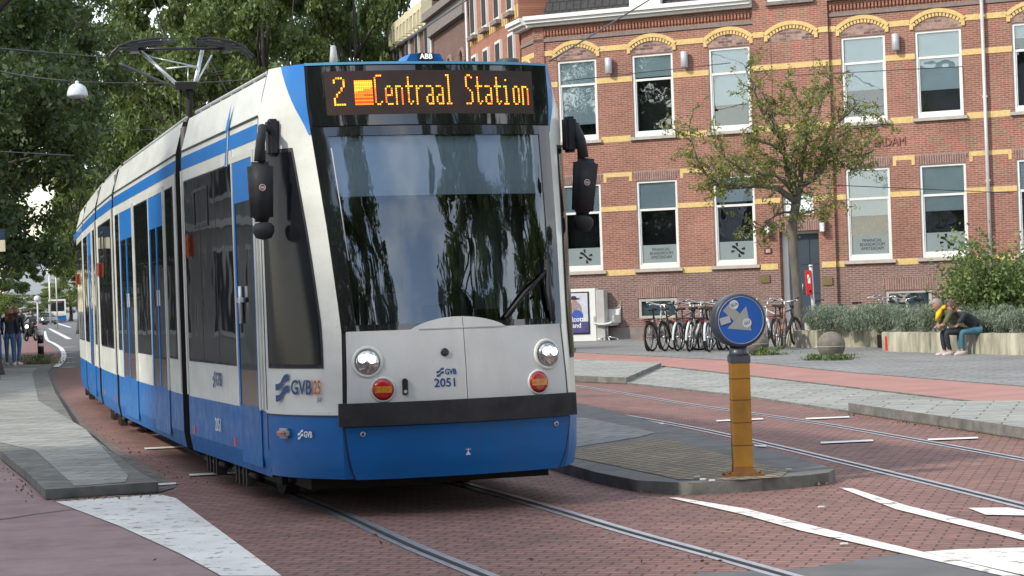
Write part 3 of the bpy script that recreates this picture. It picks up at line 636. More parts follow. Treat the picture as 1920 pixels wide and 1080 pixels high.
# destination display
sg_o=MB().grid(lambda q,w,o:FS(q,w,o),lin(-.985,.985,20),[2.92,3.0,3.1,3.2,3.375],thick=.012).build('destination_display',T_darkglass,tram)
MB().grid(lambda q,w,o:FS(q,w,o),lin(-.86,.86,16),[3.00,3.335],thick=.0125).build('display_matrix',mat('led_board',(.035,.018,.014),.6,.2,8),sg_o)
L_y=emit('led_yellow',(1,.40,.03),1.35); L_o=emit('led_orange',(1,.16,.012),1.4); L_r=emit('led_red',(1,.05,.01),1.5)
GL={'2':([(0,2),(1,0),(3,0),(4,2),(4,4),(0,10),(0,13),(4,13)],),'C':([(3,0),(1,0),(0,1),(0,12),(1,13),(2,13),(3,12)],),
'e':([(0,9),(3,9),(3,6),(2,5),(1,5),(0,6),(0,12),(1,13),(3,13)],),'n':([(0,5),(0,13)],[(0,6),(1,5),(2,5),(3,6),(3,13)]),'t':([(1,1),(1,12),(2,13),(3,12)],[(0,5),(3,5)]),
'r':([(0,5),(0,13)],[(0,7),(2,5),(3,5)]),'a':([(0,5),(2,5),(3,6),(3,13),(1,13),(0,12),(0,10),(1,9),(3,9)],),'l':([(0,0),(1,0),(1,13)],[(0,13),(2,13)]),
'S':([(3,1),(2,0),(1,0),(0,1),(0,5),(1,6),(2,7),(3,8),(3,12),(2,13),(0,13)],),'i':([(1,2),(1,2)],[(0,5),(1,5),(1,13)],[(0,13),(2,13)]),'o':([(1,5),(2,5),(3,6),(3,12),(2,13),(1,13),(0,12),(0,6),(1,5)],)}
led=MB(); random.seed(4)
def dot(u,w,mi,s=.0062):
    q=u/.955; p0=FS(q,w,.017); x=Vector((1,0,0))*s; z=Vector((0,0,1))*s
    led.add([p0-x-z,p0+x-z,p0+x+z,p0-x+z],[(0,1,2,3)],mi)
def glyph(ch,u0,wt,px,pz,s):
    dots=set()
    for st in GL[ch]:
        for (x0,y0),(x1,y1) in zip(st,st[1:]):
            n=max(abs(x1-x0),abs(y1-y0),1)
            for k in range(n+1): dots.add((round(x0+(x1-x0)*k/n),round(y0+(y1-y0)*k/n)))
    rnd=random.choice([0,0,1,2])
    for x,y in dots:
        mi=0
        if rnd and (x==3*(rnd-1) ) and y>6: mi=1
        elif random.random()<.1: mi=1
        dot(u0+x*px,wt-y*pz,mi,s*.86)
wt=3.295; glyph('2',-.752,3.28,.0175,.0155,.0074)
for r in range(14):
    for c in range(10): dot(-.60+c*.0135,3.255-r*.0135,0 if r+ c*.3<6.5 else (1 if r+c*.3<9.5 or r%2 else 2),.0062 if r%2 else .005)
u=-.452
for ch in 'Centraal Station':
    if ch!=' ': glyph(ch,u,wt,.0148,.0168,.0064)
    u+=.0785
led.build('display_lettering',[L_y,L_o,L_r],sg_o)
MB().grid(lambda q,w,o:FS(q,w,o),lin(-1.0,1.0,20),[3.384,3.403],thick=.02).build('top_edge',T_bluepale,cab_o)
# roof front: camera dome, grilles, antenna, boxes
r=MB()
prof=[(-.15,3.41),(-.115,3.465),(.115,3.465),(.15,3.41)]
r.add([(x,-.52,z) for x,z in prof]+[(x,-.2,z) for x,z in prof],[(0,1,2,3),(7,6,5,4),(1,5,6,2),(0,4,5,1),(2,6,7,3)],0)
ro=r.build('roof_camera_housing',T_blue,tram); ro.location=(.0,0,0)
MB().box(-.055,.055,-.545,-.515,3.41,3.468).build('camera_frame',T_black,ro); text_mesh('ABB',.055,'plate_lettering',emit('plate_white',(.9,.95,1),.4),ro,face_matrix((0,-.548,3.440),(0,-1,0)),.001,bold=.0012)
g=MB().box(-.98,-.20,-.30,-.1,3.405,3.40); g.build('roof_grille',T_rubber,tram)
MB().box(-.80,-.22,-.1,.4,3.40,3.43).box(-.62,-.42,.2,.4,3.43,3.48).lathe([(.035,3.48),(.03,3.54),(.022,3.615),(.012,3.625)],(-.52,.3,0),12).build('roof_antenna',T_grey,tram)
MB().lathe([(.085,3.40),(.085,3.47),(.07,3.48)],(.82,-.05,0),20).lathe([(.06,3.40),(.06,3.45)],(.62,-.05,0),16).build('roof_vent_caps',mat('vent_green',(.03,.06,.06),.6),tram)
# hood panel with raised centre
def hood_top(q): return 1.375+.085*max(0,math.cos(min(1,abs(q+.0)/.42)*math.pi/2))**.7*(1 if abs(q)<.42 else 0)
def hood(q0,q1):
    def fn(x,y,o):
        q=q0+(q1-q0)*x; zt=hood_top(q); return FS(q,.85+(zt-.85)*y,o)
    return fn
hd=MB(); M['hoodgrey']=mat('hood_paint',(.60,.62,.61),.42,.08,2,coat=.2,bmp=.02)
grime(M['hoodgrey'],.25,1.5,(.25,.23,.20)); hd.grid(hood(-.965,.028),lin(0,1,24),lin(0,1,6),thick=.03).grid(hood(.034,.965),lin(0,1,24),lin(0,1,6),thick=.03)
hdo=hd.build('hood_panel',M['hoodgrey'],tram)
MB().grid(lambda q,w,o:FS(q,w,o),lin(-.36,.42,10),[1.372,1.380],thick=.0325).build('hood_crease',T_grey,hdo)
def fm(q,w,off): 
    p=FS(q,w,off); e=.01; dx=(FS(q+e,w,off)-FS(q-e,w,off)); dz=FS(q,w+e,off)-FS(q,w-e,off); return face_matrix(p,dx.cross(dz),dx=dx)
def gvb(name,m,parent,fm0,s,txt=True):
    b_=MB(); n=10
    for (x0,z0) in ((-.0,.5),(.0,-.5)):
        for i in range(n):
            a,b2=i/n,(i+1)/n
            f=lambda t: .45*math.tanh((t-.5)*6)
            b_.add([(x0-2.1+a*2.1,z0*1.0+f(a)-.3,0),(x0-2.1+b2*2.1,z0*1.0+f(b2)-.3,0),(x0-2.1+b2*2.1,z0*1.0+f(b2)+.28,0),(x0-2.1+a*2.1,z0*1.0+f(a)+.28,0)],[(0,1,2,3)])
    b_.T=Matrix.Identity(4); b_.v=[fm0@Matrix.Scale(s,4)@v for v in b_.v]; o=b_.build(name+'_emblem',m,parent)
    if txt: text_mesh('GVB',s*2.1,name+'_lettering',m,parent,fm0@Matrix.Translation((s*.25,-s*.02,0)),.0006,align='LEFT',sx=.8,bold=.0018)
    return o
gvb('hood',ink_blue,hdo,fm(-.165,1.055,.0315),.027)
text_mesh('2051',.088,'fleet_number',ink_blue,hdo,fm(-.155,.975,.0315),.0006,sx=1.0,bold=.0012)
MB().lathe([(.03,0),(.03,.012),(.02,.016)],(0,0,0),16,M=Matrix.Identity(4)).build('hood_lock',T_black,hdo).matrix_local=fm(-.15,1.20,.03)
for q in (-.80,.80):
    h=empty('headlight',(0,0,0)); 
    mtx=fm(q,1.15,.03)
    hb=MB(mtx); hb.torus((0,0,0),.105,.014); ho=hb.build('headlight',T_white,tram); bpy.data.objects.remove(h)
    MB(mtx).lathe([(.097,-.04),(.097,.004)],(0,0,0),24).build('reflector',T_alu,ho)
    ln=MB(mtx); ln.lathe([(.092,.005),(.08,.028),(.05,.042),(.01,.048)],(0,0,0),24); ln.build('lens',mat('lens_chrome',(.55,.56,.55),.12,.5,9,metal=.9),ho)
    MB(mtx).lathe([(.03,.046),(.022,.056)],(-.035,.02,0),12).lathe([(.026,.048),(.02,.056)],(.0,.03,0),12).lathe([(.03,.046),(.022,.056)],(.035,.015,0),12).build('bulb',emit('headlamp_glow',(1,.97,.9),3.0),ho)
for q in (-.68,.69):
    mtx=fm(q,.945,.03); mo=MB(mtx).torus((0,0,0),.085,.01).build('marker_light',M['hoodgrey'],tram)
    MB(mtx).lathe([(.08,-.02),(.078,.012),(.05,.02)],(0,0,0),24).build('red_lens',T_red,mo)
    a=MB(mtx); a.box(-.062,.062,-.024,.024,.012,.026); a.build('orange_lens',mat('amber_lens',(.55,.20,.015),.25,.4,40,coat=.5),mo)
so=MB(fm(-.50,.96,.03)); so.rbox((0,0,.012),(.042,.12,.03),.008); so.lathe([(.013,.028),(.013,.034)],(0,-.035,0),12,1); so.build('power_socket',[T_black,T_grey],tram)
# bumper, apron
MB().grid(lambda q,w,o:FS(q,w,o),lin(-1.035,1.035,24),[.685,.70,.835,.852],thick=.075).build('bumper',T_rubber,tram)
def apr(x,y,o):
    w=.285+.39*y; a=.91+.075*y**.6; return FS(-a+2*a*x,w,o)
ap=MB().grid(apr,lin(0,1,24),lin(0,1,8),thick=.022).build('front_apron',T_blue,tram)
MB().grid(lambda x,y,o:apr(x,y,o+.012*math.sin(math.pi*y) if 0 else o),[-.006,0.0],lin(0,1,6),thick=.0225).grid(apr,[1.0,1.006],lin(0,1,6),thick=.0225).build('apron_seam',T_black,ap)
for q in (-.845,.845): MB(fm(q,.625,.022)).lathe([(.021,0),(.021,.008),(.012,.012)],n=16).lathe([(.010,.008),(.010,.015)],n=10,mi=1).build('jacking_screw',[T_alu,T_black],ap)
MB(fm(.03,.455,.024)).add([(-.02,-.02,0),(.02,-.02,0),(0,.015,0)],[(0,1,2)]).box(-.02,.02,.02,.024,0,.001).box(-.003,.003,.012,.03,0,.001).build('lifting_mark',ink_white,ap)
# lettering on the cab side
def sm(t,w,off,sg=-1):
    e=.01; p=SS(t,w,off,sg); dx=SS(t+e,w,off,sg)-SS(t-e,w,off,sg); dz=SS(t,w+e,off,sg)-SS(t,w-e,off,sg); return face_matrix(p,dx.cross(dz),dx=dx)
gvb('side_large',ink_blue,cab_o,sm(.425,.965,.012),.085,False)
text_mesh('GVB',.15,'operator_lettering',ink_blue,cab_o,sm(.585,.965,.016),.0008,sx=.85,bold=.003)
text_mesh('125',.145,'anniversary_lettering',ink_org,cab_o,sm(.75,.965,.024),.0008,sx=.50,bold=.003)
text_mesh('jaar',.06,'anniversary_script',ink_blue,cab_o,sm(.79,.885,.022),.0006,sx=.6)
gvb('side_small',ink_white,cab_o,sm(.60,.62,.02),.030)
MB(sm(.36,.625,.0)).rbox((0,0,.025),(.13,.075,.06),.02,1).rbox((0,0,.045),(.10,.04,.04),.012,0).build('side_indicator',[T_orange,T_grey],tram)
# mirrors
def mirror(sg,u,v,w,tilt):
    mb=MB(); Mx=Matrix.Translation((u,-v,w))@Matrix.Rotation(R(tilt),4,'Y'); mb.T=Mx
    bm=bmesh.new(); bmesh.ops.create_cube(bm,size=1)
    for p in bm.verts:
        k=1.0 if p.co.z>0 else .86
        p.co=Vector((p.co.x*.195*k,p.co.y*.12*k,p.co.z*.45))
    bmesh.ops.bevel(bm,geom=bm.edges[:],offset=.035,segments=3,affect='EDGES'); mb.bm(bm,Matrix.Identity(4))
    mo=mb.build('mirror',T_rubber,tram)
    c=MB(Mx); c.lathe([(.005,-.36),(.06,-.345),(.082,-.30),(.082,-.26),(.06,-.235),(.02,-.225)],(0.01,0,0),18); c.build('wide_angle_mirror',T_rubber,mo)
    MB(Mx).torus((0,-.066,.03),.022,.004,Matrix.Rotation(R(90),4,'X')).box(-.014,.014,-.068,-.066,.022,.038).build('warning_sticker',[mat('sticker_pale',(.6,.45,.45),.5)],mo)
    a=MB(); base=Vector((sg*(1.14 if sg<0 else 1.25),-.22,2.86)) ; tp=Vector((u,-v,w+.23))
    a.tube([tp,tp+Vector((-sg*.01,.0,.14)),tp+Vector((-sg*.04,.05,.27))],[.045,.036,.030],10)
    a.tube([tp+Vector((-sg*.04,.05,.26)),base+Vector((0,0,.06))],.026,8)
    a.rbox(base,(.09,.13,.28),.02); a.build('mirror_arm',T_rubber,mo)
mirror(-1,-1.28,.40,2.44,0); mirror(1,1.33,.30,2.44,6)
# wiper
w_=MB(); w_.tube([FS(.86,1.48,.03),FS(.84,1.78,.05),FS(.62,1.62,.05),FS(.42,1.44,.045)],.012,6).tube([FS(.88,1.80,.055),FS(.60,1.58,.04),FS(.44,1.42,.035)],.009,6).tube([FS(.90,1.40,.03),FS(.86,1.62,.05),FS(.86,1.86,.05)],.02,6)
w_.build('wiper',T_rubber,tram)
# ---------------- side modules. root-local: x lateral, y rearwards
def module(L,start,ang,feats,spec):
    """start: left-side start point (x,y) in tram-local coordinates; ang: heading offset"""
    Tm=Matrix.Translation((start[0],start[1],0))@Matrix.Rotation(ang,4,'Z')@Matrix.Translation((HW,0,0))
    sh=MB(Tm)
    pr=[(1.185,.27),(1.21,.42),(1.21,.775),(1.21,2.9),(1.20,3.06),(1.12,3.35),(.90,3.38)]
    ring=[(-x,z) for x,z in pr]+[(x,z) for x,z in pr[::-1]]
    ys=spec.get('ys',[(0,1),(L,1)])
    for i in range(len(ring)):
        a,b=ring[i],ring[(i+1)%len(ring)]
        zc=(a[1]+b[1])/2; mi=1 if zc<.775 else 0
        if a[1]>3.3 and b[1]>3.3: mi=3
        if zc<.30: mi=2
        for (y0,k0),(y1,k1) in zip(ys,ys[1:]):
            sh.add([(a[0]*k0,y0,a[1]),(b[0]*k0,y0,b[1]),(b[0]*k1,y1,b[1]),(a[0]*k1,y1,a[1])],[(3,2,1,0)],mi)
    for yy,k in (ys[0],ys[-1]): sh.add([(a[0]*k,yy,a[1]) for a in ring],[tuple(range(len(ring)))],4)
    so=sh.build('body_shell',[T_white,T_blue,T_under,T_grey,T_brown],tram)
    for sg in (-1,1):
        def bx(mb,y0,y1,z0,z1,d0,d1,mi=0):
            x0,x1=sg*(HW+d0),sg*(HW+d1); mb.box(min(x0,x1),max(x0,x1),y0,y1,z0,z1,mi)
        st=MB(Tm); bx(st,.02,L-.02,2.87,2.985,-.01,.004); st.build('blue_stripe',T_bluelight,so)
        sm_=MB(Tm); bx(sm_,.0,L,3.035,3.048,-.01,.003); sm_.build('roof_seam',T_black,so)
        for k,y0,y1 in feats:
            if k=='w':
                f=MB(Tm); bx(f,y0-.02,y1+.02,1.10,2.76,-.01,.004); fo=f.build('side_window',T_rubber,tram)
                g=MB(Tm); bx(g,y0,y1,1.12,2.745,.0,.009); g.build('pane',T_darkglass,fo)
                if y1-y0>1.5:
                    g=MB(Tm); yc=y0+(y1-y0)*.62
                    for a,b,c,d_ in ((yc-.35,yc+.35,2.62,2.65),(yc-.35,yc+.35,2.30,2.33),(yc-.35,yc-.32,2.33,2.62),(yc+.32,yc+.35,2.33,2.62)): bx(g,a,b,c,d_,.009,.016)
                    g.build('vent_frame',T_rubber,fo)
                    g=MB(Tm)
                    for yy in (y0+(y1-y0)*.33,y0+(y1-y0)*.66): bx(g,yy-.012,yy+.012,1.12,2.745,.009,.0105)
                    g.build('pane_joint',T_black,fo)
            elif k in('d','s'):
                f=MB(Tm); bx(f,y0,y0+.05,.78,2.80,.002,.022);bx(f,y1-.05,y1,.78,2.80,.002,.022);bx(f,y0+.05,y1-.05,2.75,2.80,.002,.022)
                fo=f.build('door',T_white,tram)
                n=2 if k=='d' else 1; wl=(y1-y0-.10)/n
                for j in range(n):
                    a=y0+.05+j*wl; b=a+wl
                    lf=MB(Tm); bx(lf,a,a+.045,.80,2.75,.004,.018);bx(lf,b-.045,b,.80,2.75,.004,.018);bx(lf,a+.045,b-.045,2.42,2.75,.004,.018);
                    lo=lf.build('door_leaf',T_bluelight,fo); lf=MB(Tm); bx(lf,a+.002,b-.002,.33,.80,.002,.010); lf.build('lower_panel',T_blue,lo)
                    g=MB(Tm); bx(g,a+.045,b-.045,1.08,2.42,.004,.012); g.build('pane',T_darkglass,lo)
                    g=MB(Tm); bx(g,a+.045,b-.045,.80,1.08,.004,.012); g.build('lower_pane',T_brown2,lo)
                    if k=='d':
                        g=MB(Tm); q0=(b-.14) if j==0 else (a+.05); bx(g,q0,q0+.09,1.62,1.78,.012,.014); g.build('door_sticker',T_white,lo)
                if k=='s':
                    g=MB(Tm); x=sg*(HW+.03); g.tube([(x,y1-.30,1.45),(x,y1-.3,1.75)],.02,8).box(min(x,x+.01*sg),max(x,x+.01*sg),y1-.45,y1-.15,1.62,1.66); g.build('door_handle',T_alu,fo)
        for (yy,zz,kk) in spec.get('marks',[]):
            g=MB(Tm); 
            if kk=='ind': g.rbox((sg*(HW+.03),yy,zz),(.04,.07,.22),.018); g.build('side_indicator',T_orange,tram)
            if kk=='ref': bx(g,yy-.025,yy+.025,zz-.035,zz+.035,-.005,.008); g.build('side_reflector',T_red2,tram)
        if spec.get('ends',True):
            g=MB(Tm); bx(g,.0,.05,.79,2.86,.0,.012); g.build('end_post',T_white,so); g=MB(Tm); bx(g,L-.05,L,.79,2.86,.0,.012); g.build('end_post',T_white,so)
    # underframe gear
    u_=MB(Tm); u_.box(-1.0,1.0,.25,L-.05,.20,.30)
    for yy in spec.get('axles',[]):
        for sx in (-1,1):
            u_.lathe([(.30,-.06),(.30,.06)],(sx*.75,yy,.30),20,M=Matrix.Rotation(R(90),4,'Y'))
            for dx in (-.22,-.08,.10,.24): u_.box(min(sx*1.05,sx*1.14),max(sx*1.05,sx*1.14),yy+dx,yy+dx+.05,.10,.34)
            u_.tube([(sx*1.1,yy-.5,.2),(sx*1.1,yy+.5,.2)],.03,6)
    u_.build('running_gear',T_under2,tram)
    return Tm,so
T_brown2=mat('door_lower_glass',(.11,.065,.05),.25,.1,3); T_red2=emit('reflector_red',(.65,.08,.06),.1); T_under2=mat('gear_dark',(.035,.032,.028),.7,.3,8)
ths=[0,R(15.6-18),R(14.3-18),R(13.6-18),R(13.2-18)]
Cw=Vector((-HW,0)); 
def adv(st,ang,t): return (st[0]-math.sin(ang)*t,st[1]+math.cos(ang)*t)
st=(-HW,0.0)
T1,s1=module(3.64,st,0,[('s',.14,1.06),('w',1.13,3.50)],dict(marks=[(3.25,2.15,'ind'),(1.35,.47,'ref'),(3.35,.47,'ref')],axles=[1.5,2.9],ends=False))
g=MB(T1); g.box(-HW-.014,-HW,.08,.12,.79,2.8).box(-HW-.014,-HW,3.58,3.64,.79,2.86).box(-HW-.014,-HW,1.065,1.10,.79,2.86); g.build('end_post',T_white,s1)
lm=face_matrix(T1@Vector((-HW-.012,2.15,.965)),(T1.to_3x3()@Vector((-1,0,0)))); gvb('body',ink_blue,s1,lm@Matrix.Translation((0,0,0)),.060,False)
text_mesh('GVB',.16,'operator_lettering',ink_blue,s1,lm@Matrix.Translation((.17,-.0,0)),.0006,sx=.8,bold=.003)
text_mesh('2051',.16,'fleet_number',ink_white,s1,face_matrix(T1@Vector((-HW-.008,2.1,.57)),(-1,0,0)),.0006,sx=.95,bold=.002)
# blue spike mark crossing the stripe
g=MB(T1); x=-HW-.006
g.add([(x,1.25,2.56+.2),(x,1.16,2.76),(x,1.30,3.06),(x,1.27,3.28),(x,1.23,3.06)][:0] or [(x,1.33,2.72),(x,1.42,2.72),(x,1.25,3.04),(x,1.20,3.04)],[(3,2,1,0)],0)
g.add([(x-.001,1.17,3.035),(x-.001,1.33,3.035),(x+.045,1.22,3.27)],[(0,2,1)],0)
g.add([(x-.001,1.34,2.72),(x-.001,1.30,2.72),(x-.001,1.17,3.03),(x-.001,1.20,3.03)],[(0,1,2,3)],1); g.build('stripe_spike_mark',[T_bluelight,T_white],s1)
st=adv((-HW,0),0,3.99); T2,s2=module(6.60,st,ths[1],[('w',.30,.92),('d',.99,2.42),('w',2.55,4.05),('d',4.13,5.75),('w',5.85,6.40)],dict(axles=[]))
st=adv(st,ths[1],6.87); T3,s3=module(3.30,st,ths[2],[('w',.35,2.95)],dict(marks=[(2.6,2.15,'ind'),(.5,.47,'ref'),(2.6,.47,'ref')],axles=[.9,2.4]))
st=adv(st,ths[2],3.70); T4,s4=module(4.40,st,ths[3],[('w',.20,.95),('d',1.0,2.35),('w',2.5,4.2)],dict(axles=[]))
st=adv(st,ths[3],4.66); T5,s5=module(4.6,st,ths[4],[('w',.35,3.0)],dict(marks=[(2.6,2.15,'ind')],axles=[1.2,3],ys=[(0,1),(3.2,1),(4.0,.9),(4.6,.72)],ends=False))
for Tj,L in ((T1,3.64),(T2,6.6),(T3,3.3),(T4,4.4)):
    j=MB(Tj); j.box(-1.09,1.09,L-.05,L+.5,.30,3.26)
    for k in range(4): j.box(-1.14,1.14,L+.03+k*.09,L+.07+k*.09,.34,3.24)
    j.build('bellows',T_brown,tram)
    MB(Tj).box(-1.17,-1.10,L+.02,L+.22,2.30,3.28).box(1.10,1.17,L+.02,L+.22,2.30,3.28).build('bellows_cover',mat('bellows_cover_grey',(.17,.165,.155),.6,.1),tram)
# roof rail & boxes on modules
for Tj,L in ((T1,3.64),(T2,6.6),(T3,3.3),(T4,4.4)):
    rr=MB(Tj); rr.box(-.85,.85,.3,L-.3,3.37,3.44); rr.tube([(-1.07,.1,3.40),(-1.07,L-.1,3.40)],.014,6)
    for k in range(int(L/.5)): rr.box(-1.08,-1.06,.2+k*.5,.23+k*.5,3.34,3.40)
    rr.build('roof_equipment',T_grey,tram)
# pantograph
pg=MB(T3); yb=2.35
def pt(x,y,z): return (x,y,z)
pg.box(-.25,.25,yb-.4,yb+.5,3.37,3.50); pg.tube([(0.05,yb+.3,3.5),(0.05,yb-.1,4.62)],[.05,.045],10); pg.tube([(-.10,yb+.3,3.5),(-.07,yb-.1,4.62)],.016,6)
pg.box(-.15,.15,yb-.16,yb-.04,4.58,4.68)
po=pg.build('pantograph',T_under,tram)
MB(T3).tube([(-.12,yb-.1,4.65),(-.56,yb+.25,5.14)],[.025,.03],8).tube([(.12,yb-.1,4.65),(.28,yb+.25,5.16)],[.03,.03],8).tube([(.13,yb-.1,4.65),(.42,yb+.35,5.10)],.014,6).tube([(-.13,yb-.1,4.67),(.13,yb-.1,4.67)],.02,6).tube([(-.5,yb+.2,5.08),(.18,yb,4.90)],.011,6).tube([(-.25,yb,4.88),(0.05,yb,4.91),(.18,yb,4.89)],.012,6).tube([(.05,yb,4.9),(.03,yb-.05,4.66)],.008,6).build('pantograph_fork',T_alu,po)
bw=MB(T3)
for dy,zz in ((0,5.30),(.30,5.30),(.02,5.24),(.28,5.24)):
    bw.tube([(-1.02+.04,yb+dy,5.03),(-.98,yb+dy,5.10),(-.88,yb+dy,5.19),(-.72,yb+dy,zz-.05),(-.4,yb+dy,zz-.005),(0,yb+dy,zz),(.4,yb+dy,zz-.005),(.66,yb+dy,zz-.05),(.80,yb+dy,5.19),(.90,yb+dy,5.10),(.96,yb+dy,5.03)],.019,6)
bw.box(-.72,-.62,yb,yb+.30,5.12,5.27).box(.56,.66,yb,yb+.3,5.12,5.27).tube([(-.66,yb+.15,5.17),(.62,yb+.15,5.17)],.02,6)
bw.build('contact_bow',T_black,po)
#SECTION trees
bark=mat('bark',(.13,.115,.095),.9,.35,6,bmp=.8,stretch=(1,1,.3)); bark_dark=mat('bark_dark',(.06,.05,.042),.9,.3,5,bmp=.6,stretch=(1,1,.3))
lf_dark=leafmat('leaves_dark',(.02,.045,.02),(.085,.135,.05),trans=.25)
lf_mid=leafmat('leaves_mid',(.04,.075,.022),(.16,.205,.065),trans=.3)
lf_light=leafmat('leaves_light',(.07,.11,.03),(.20,.25,.07),trans=.35)
lf_haw=leafmat('leaves_hawthorn',(.12,.145,.035),(.33,.34,.085),trans=.3)
lf_lav=leafmat('leaves_lavender',(.10,.14,.10),(.26,.31,.24),trans=.15)
lf_shrub=leafmat('leaves_shrub',(.05,.09,.03),(.20,.27,.08),trans=.3)
def leaf_mesh(name,pts,size,mats,seed=0,mi=None,aspect=.55,upbias=0.):
    rng=np.random.default_rng(seed); n=len(pts)
    d=rng.normal(size=(n,3)); d[:,2]+=upbias; d/=np.linalg.norm(d,axis=1)[:,None]
    e=rng.normal(size=(n,3)); e-=d*(e*d).sum(1)[:,None]; e/=np.linalg.norm(e,axis=1)[:,None]
    s=size*rng.uniform(.6,1.3,(n,1))
    a=pts-d*s*.5; b=pts+e*s*aspect*.5; c=pts+d*s*.5; f=pts-e*s*aspect*.5
    v=np.stack([a,b,c,f],1).reshape(-1,3)
    me=bpy.data.meshes.new(name); me.vertices.add(4*n); me.vertices.foreach_set('co',v.ravel().astype(np.float32))
    me.loops.add(4*n); me.loops.foreach_set('vertex_index',np.arange(4*n,dtype=np.int32))
    me.polygons.add(n); me.polygons.foreach_set('loop_start',np.arange(0,4*n,4,dtype=np.int32)); me.polygons.foreach_set('loop_total',np.full(n,4,dtype=np.int32))
    for m in (mats if isinstance(mats,list) else [mats]): me.materials.append(m)
    if mi is not None: me.polygons.foreach_set('material_index',mi.astype(np.int32))
    me.update(calc_edges=True); return me
def crown_pts(rx,rz,n,seed,ncl=110,cl=.95,drop=0.):
    rng=np.random.default_rng(seed); 
    d=rng.normal(size=(ncl,3)); d/=np.linalg.norm(d,axis=1)[:,None]; rad=rng.uniform(.35,1,ncl)**.6
    c=d*rad[:,None]*np.array([rx,rx,rz])*rng.uniform(.82,1.12,(ncl,1)); 
    idx=rng.integers(0,ncl,n); sz=rng.uniform(.5,1.25,ncl)[idx]*cl
    q=rng.normal(size=(n,3)); q/=np.linalg.norm(q,axis=1)[:,None]; q*=(rng.uniform(0,1,n)**.45)[:,None]
    p=c[idx]+q*sz[:,None]*np.array([1,1,.75]); return p,c
CR={}
def crown_mesh(key,rx,rz,n,size,mat_,seed,ncl,cl):
    if key not in CR:
        p,c=crown_pts(rx,rz,n,seed,ncl,cl); CR[key]=(leaf_mesh('crown',p,size,mat_,seed),c)
    return CR[key]
def tree(x,y,key,z0,z1,r,label,group='street trees along the tram street',tr=.26,m=None,seed=1,rot=0,limbs=16,trunk_lean=(0,0),cat='tree'):
    me,c=CR[key]; t=tag(empty('tree',(x,y,0),rot),label,cat,group)
    rz=(z1-z0)/2; zc=(z0+z1)/2; sx=r/5.0; sz=rz/6.0
    o=bpy.data.objects.new('crown',me); scene.collection.objects.link(o); o.parent=t; o.location=(trunk_lean[0],trunk_lean[1],zc); o.scale=(sx,sx,sz)
    mb=MB(); top=Vector((trunk_lean[0],trunk_lean[1],zc+rz*.5)); fk=Vector((trunk_lean[0]*.5,trunk_lean[1]*.5,min(z0+.8,zc)))
    mb.tube([(0,0,0),(0,0,.4),fk*.5+Vector((.06,0,0)),fk,(fk+top)/2,top],[tr*1.35,tr,tr*.9,tr*.75,tr*.45,.04],10)
    rr=random.Random(seed)
    for i in range(limbs):
        e=Vector(c[rr.randrange(len(c))]); e=Vector((e.x*sx,e.y*sx,e.z*sz+zc))+Vector((trunk_lean[0],trunk_lean[1],0)); s0=fk.lerp(top,rr.uniform(0,.7)); mid=(s0+e)/2+Vector((rr.uniform(-.3,.3),rr.uniform(-.3,.3),rr.uniform(.1,.6)))
        mb.tube([s0,mid,e],[tr*.38,tr*.22,.02],6)
    mb.build('trunk',m or bark_dark,t); return t
crown_mesh('dark',5,6,62000,.20,lf_dark,1,150,.95); crown_mesh('dark2',5,6,50000,.22,lf_dark,2,130,1.0)
crown_mesh('mid',5,6,50000,.24,lf_mid,3,110,.80); crown_mesh('mid2',5,6,46000,.26,lf_mid,4,100,.80); crown_mesh('light',5,6,30000,.24,lf_light,5,110,.9)
tree(-12.75,52,'dark',1.7,13.5,4.6,'big dark tree at the left edge with low hanging foliage over the pavement',trunk_lean=(-1.4,0),seed=1)
tree(-17.2,61,'dark2',3.6,15,4.8,'dark broad tree directly behind the leftmost tree',seed=2,rot=1)
tree(-18.6,76,'dark',4.4,17,4.8,'dark tree whose branches meet the sky gap left of the tram',seed=3,rot=2)
tree(-10.6,94,'mid',4,19,4.4,'leafy tree in front of the cream house behind the tram roof',seed=4)
tree(-14.4,104,'mid2',4,22,5.9,'tall green tree rising behind the pantograph',seed=5,rot=2.2)
tree(-6.6,95,'mid2',5,19,2.7,'slender tree beside the terraced houses, rightmost of the street trees',seed=14,rot=1.2)
tree(-10.4,126,'dark2',3,23,4.6,'dense dark tree between the pantograph and the terraced houses, behind the slender tree',seed=41,rot=.9)
tree(-18.5,126,'mid',4,24,6,'green tree farther down the street between tram roof and sky gap',seed=6,rot=1.1)
tree(-27.0,152,'dark2',3,25,6.3,'dark green tree beyond the tail of the tram',seed=7,rot=.6)
tree(-33.0,182,'mid',3,22,4.9,'dense distant tree half hidden by the tail of the tram',seed=8,rot=2.8)
tree(-29.6,146,'light',2.0,12.5,2.5,'sunlit yellow-green tree just left of the tail of the tram',seed=9)
tree(-44.5,230,'mid2',2,19,6,'distant tree behind the oncoming far tram',seed=10,rot=1.9)
tree(-45.3,195,'light',1.0,3.6,3.0,'low light green bushy tree beyond the cyclists',seed=11,rot=.3,tr=.12)
tree(-70,338,'light',1.0,7,7,'far pale green tree behind the oncoming far tram',seed=31,tr=.3)
tree(-83,345,'mid',1.5,16,8,'far darker tree at the end of the street, left of the oncoming tram',seed=32,tr=.3)
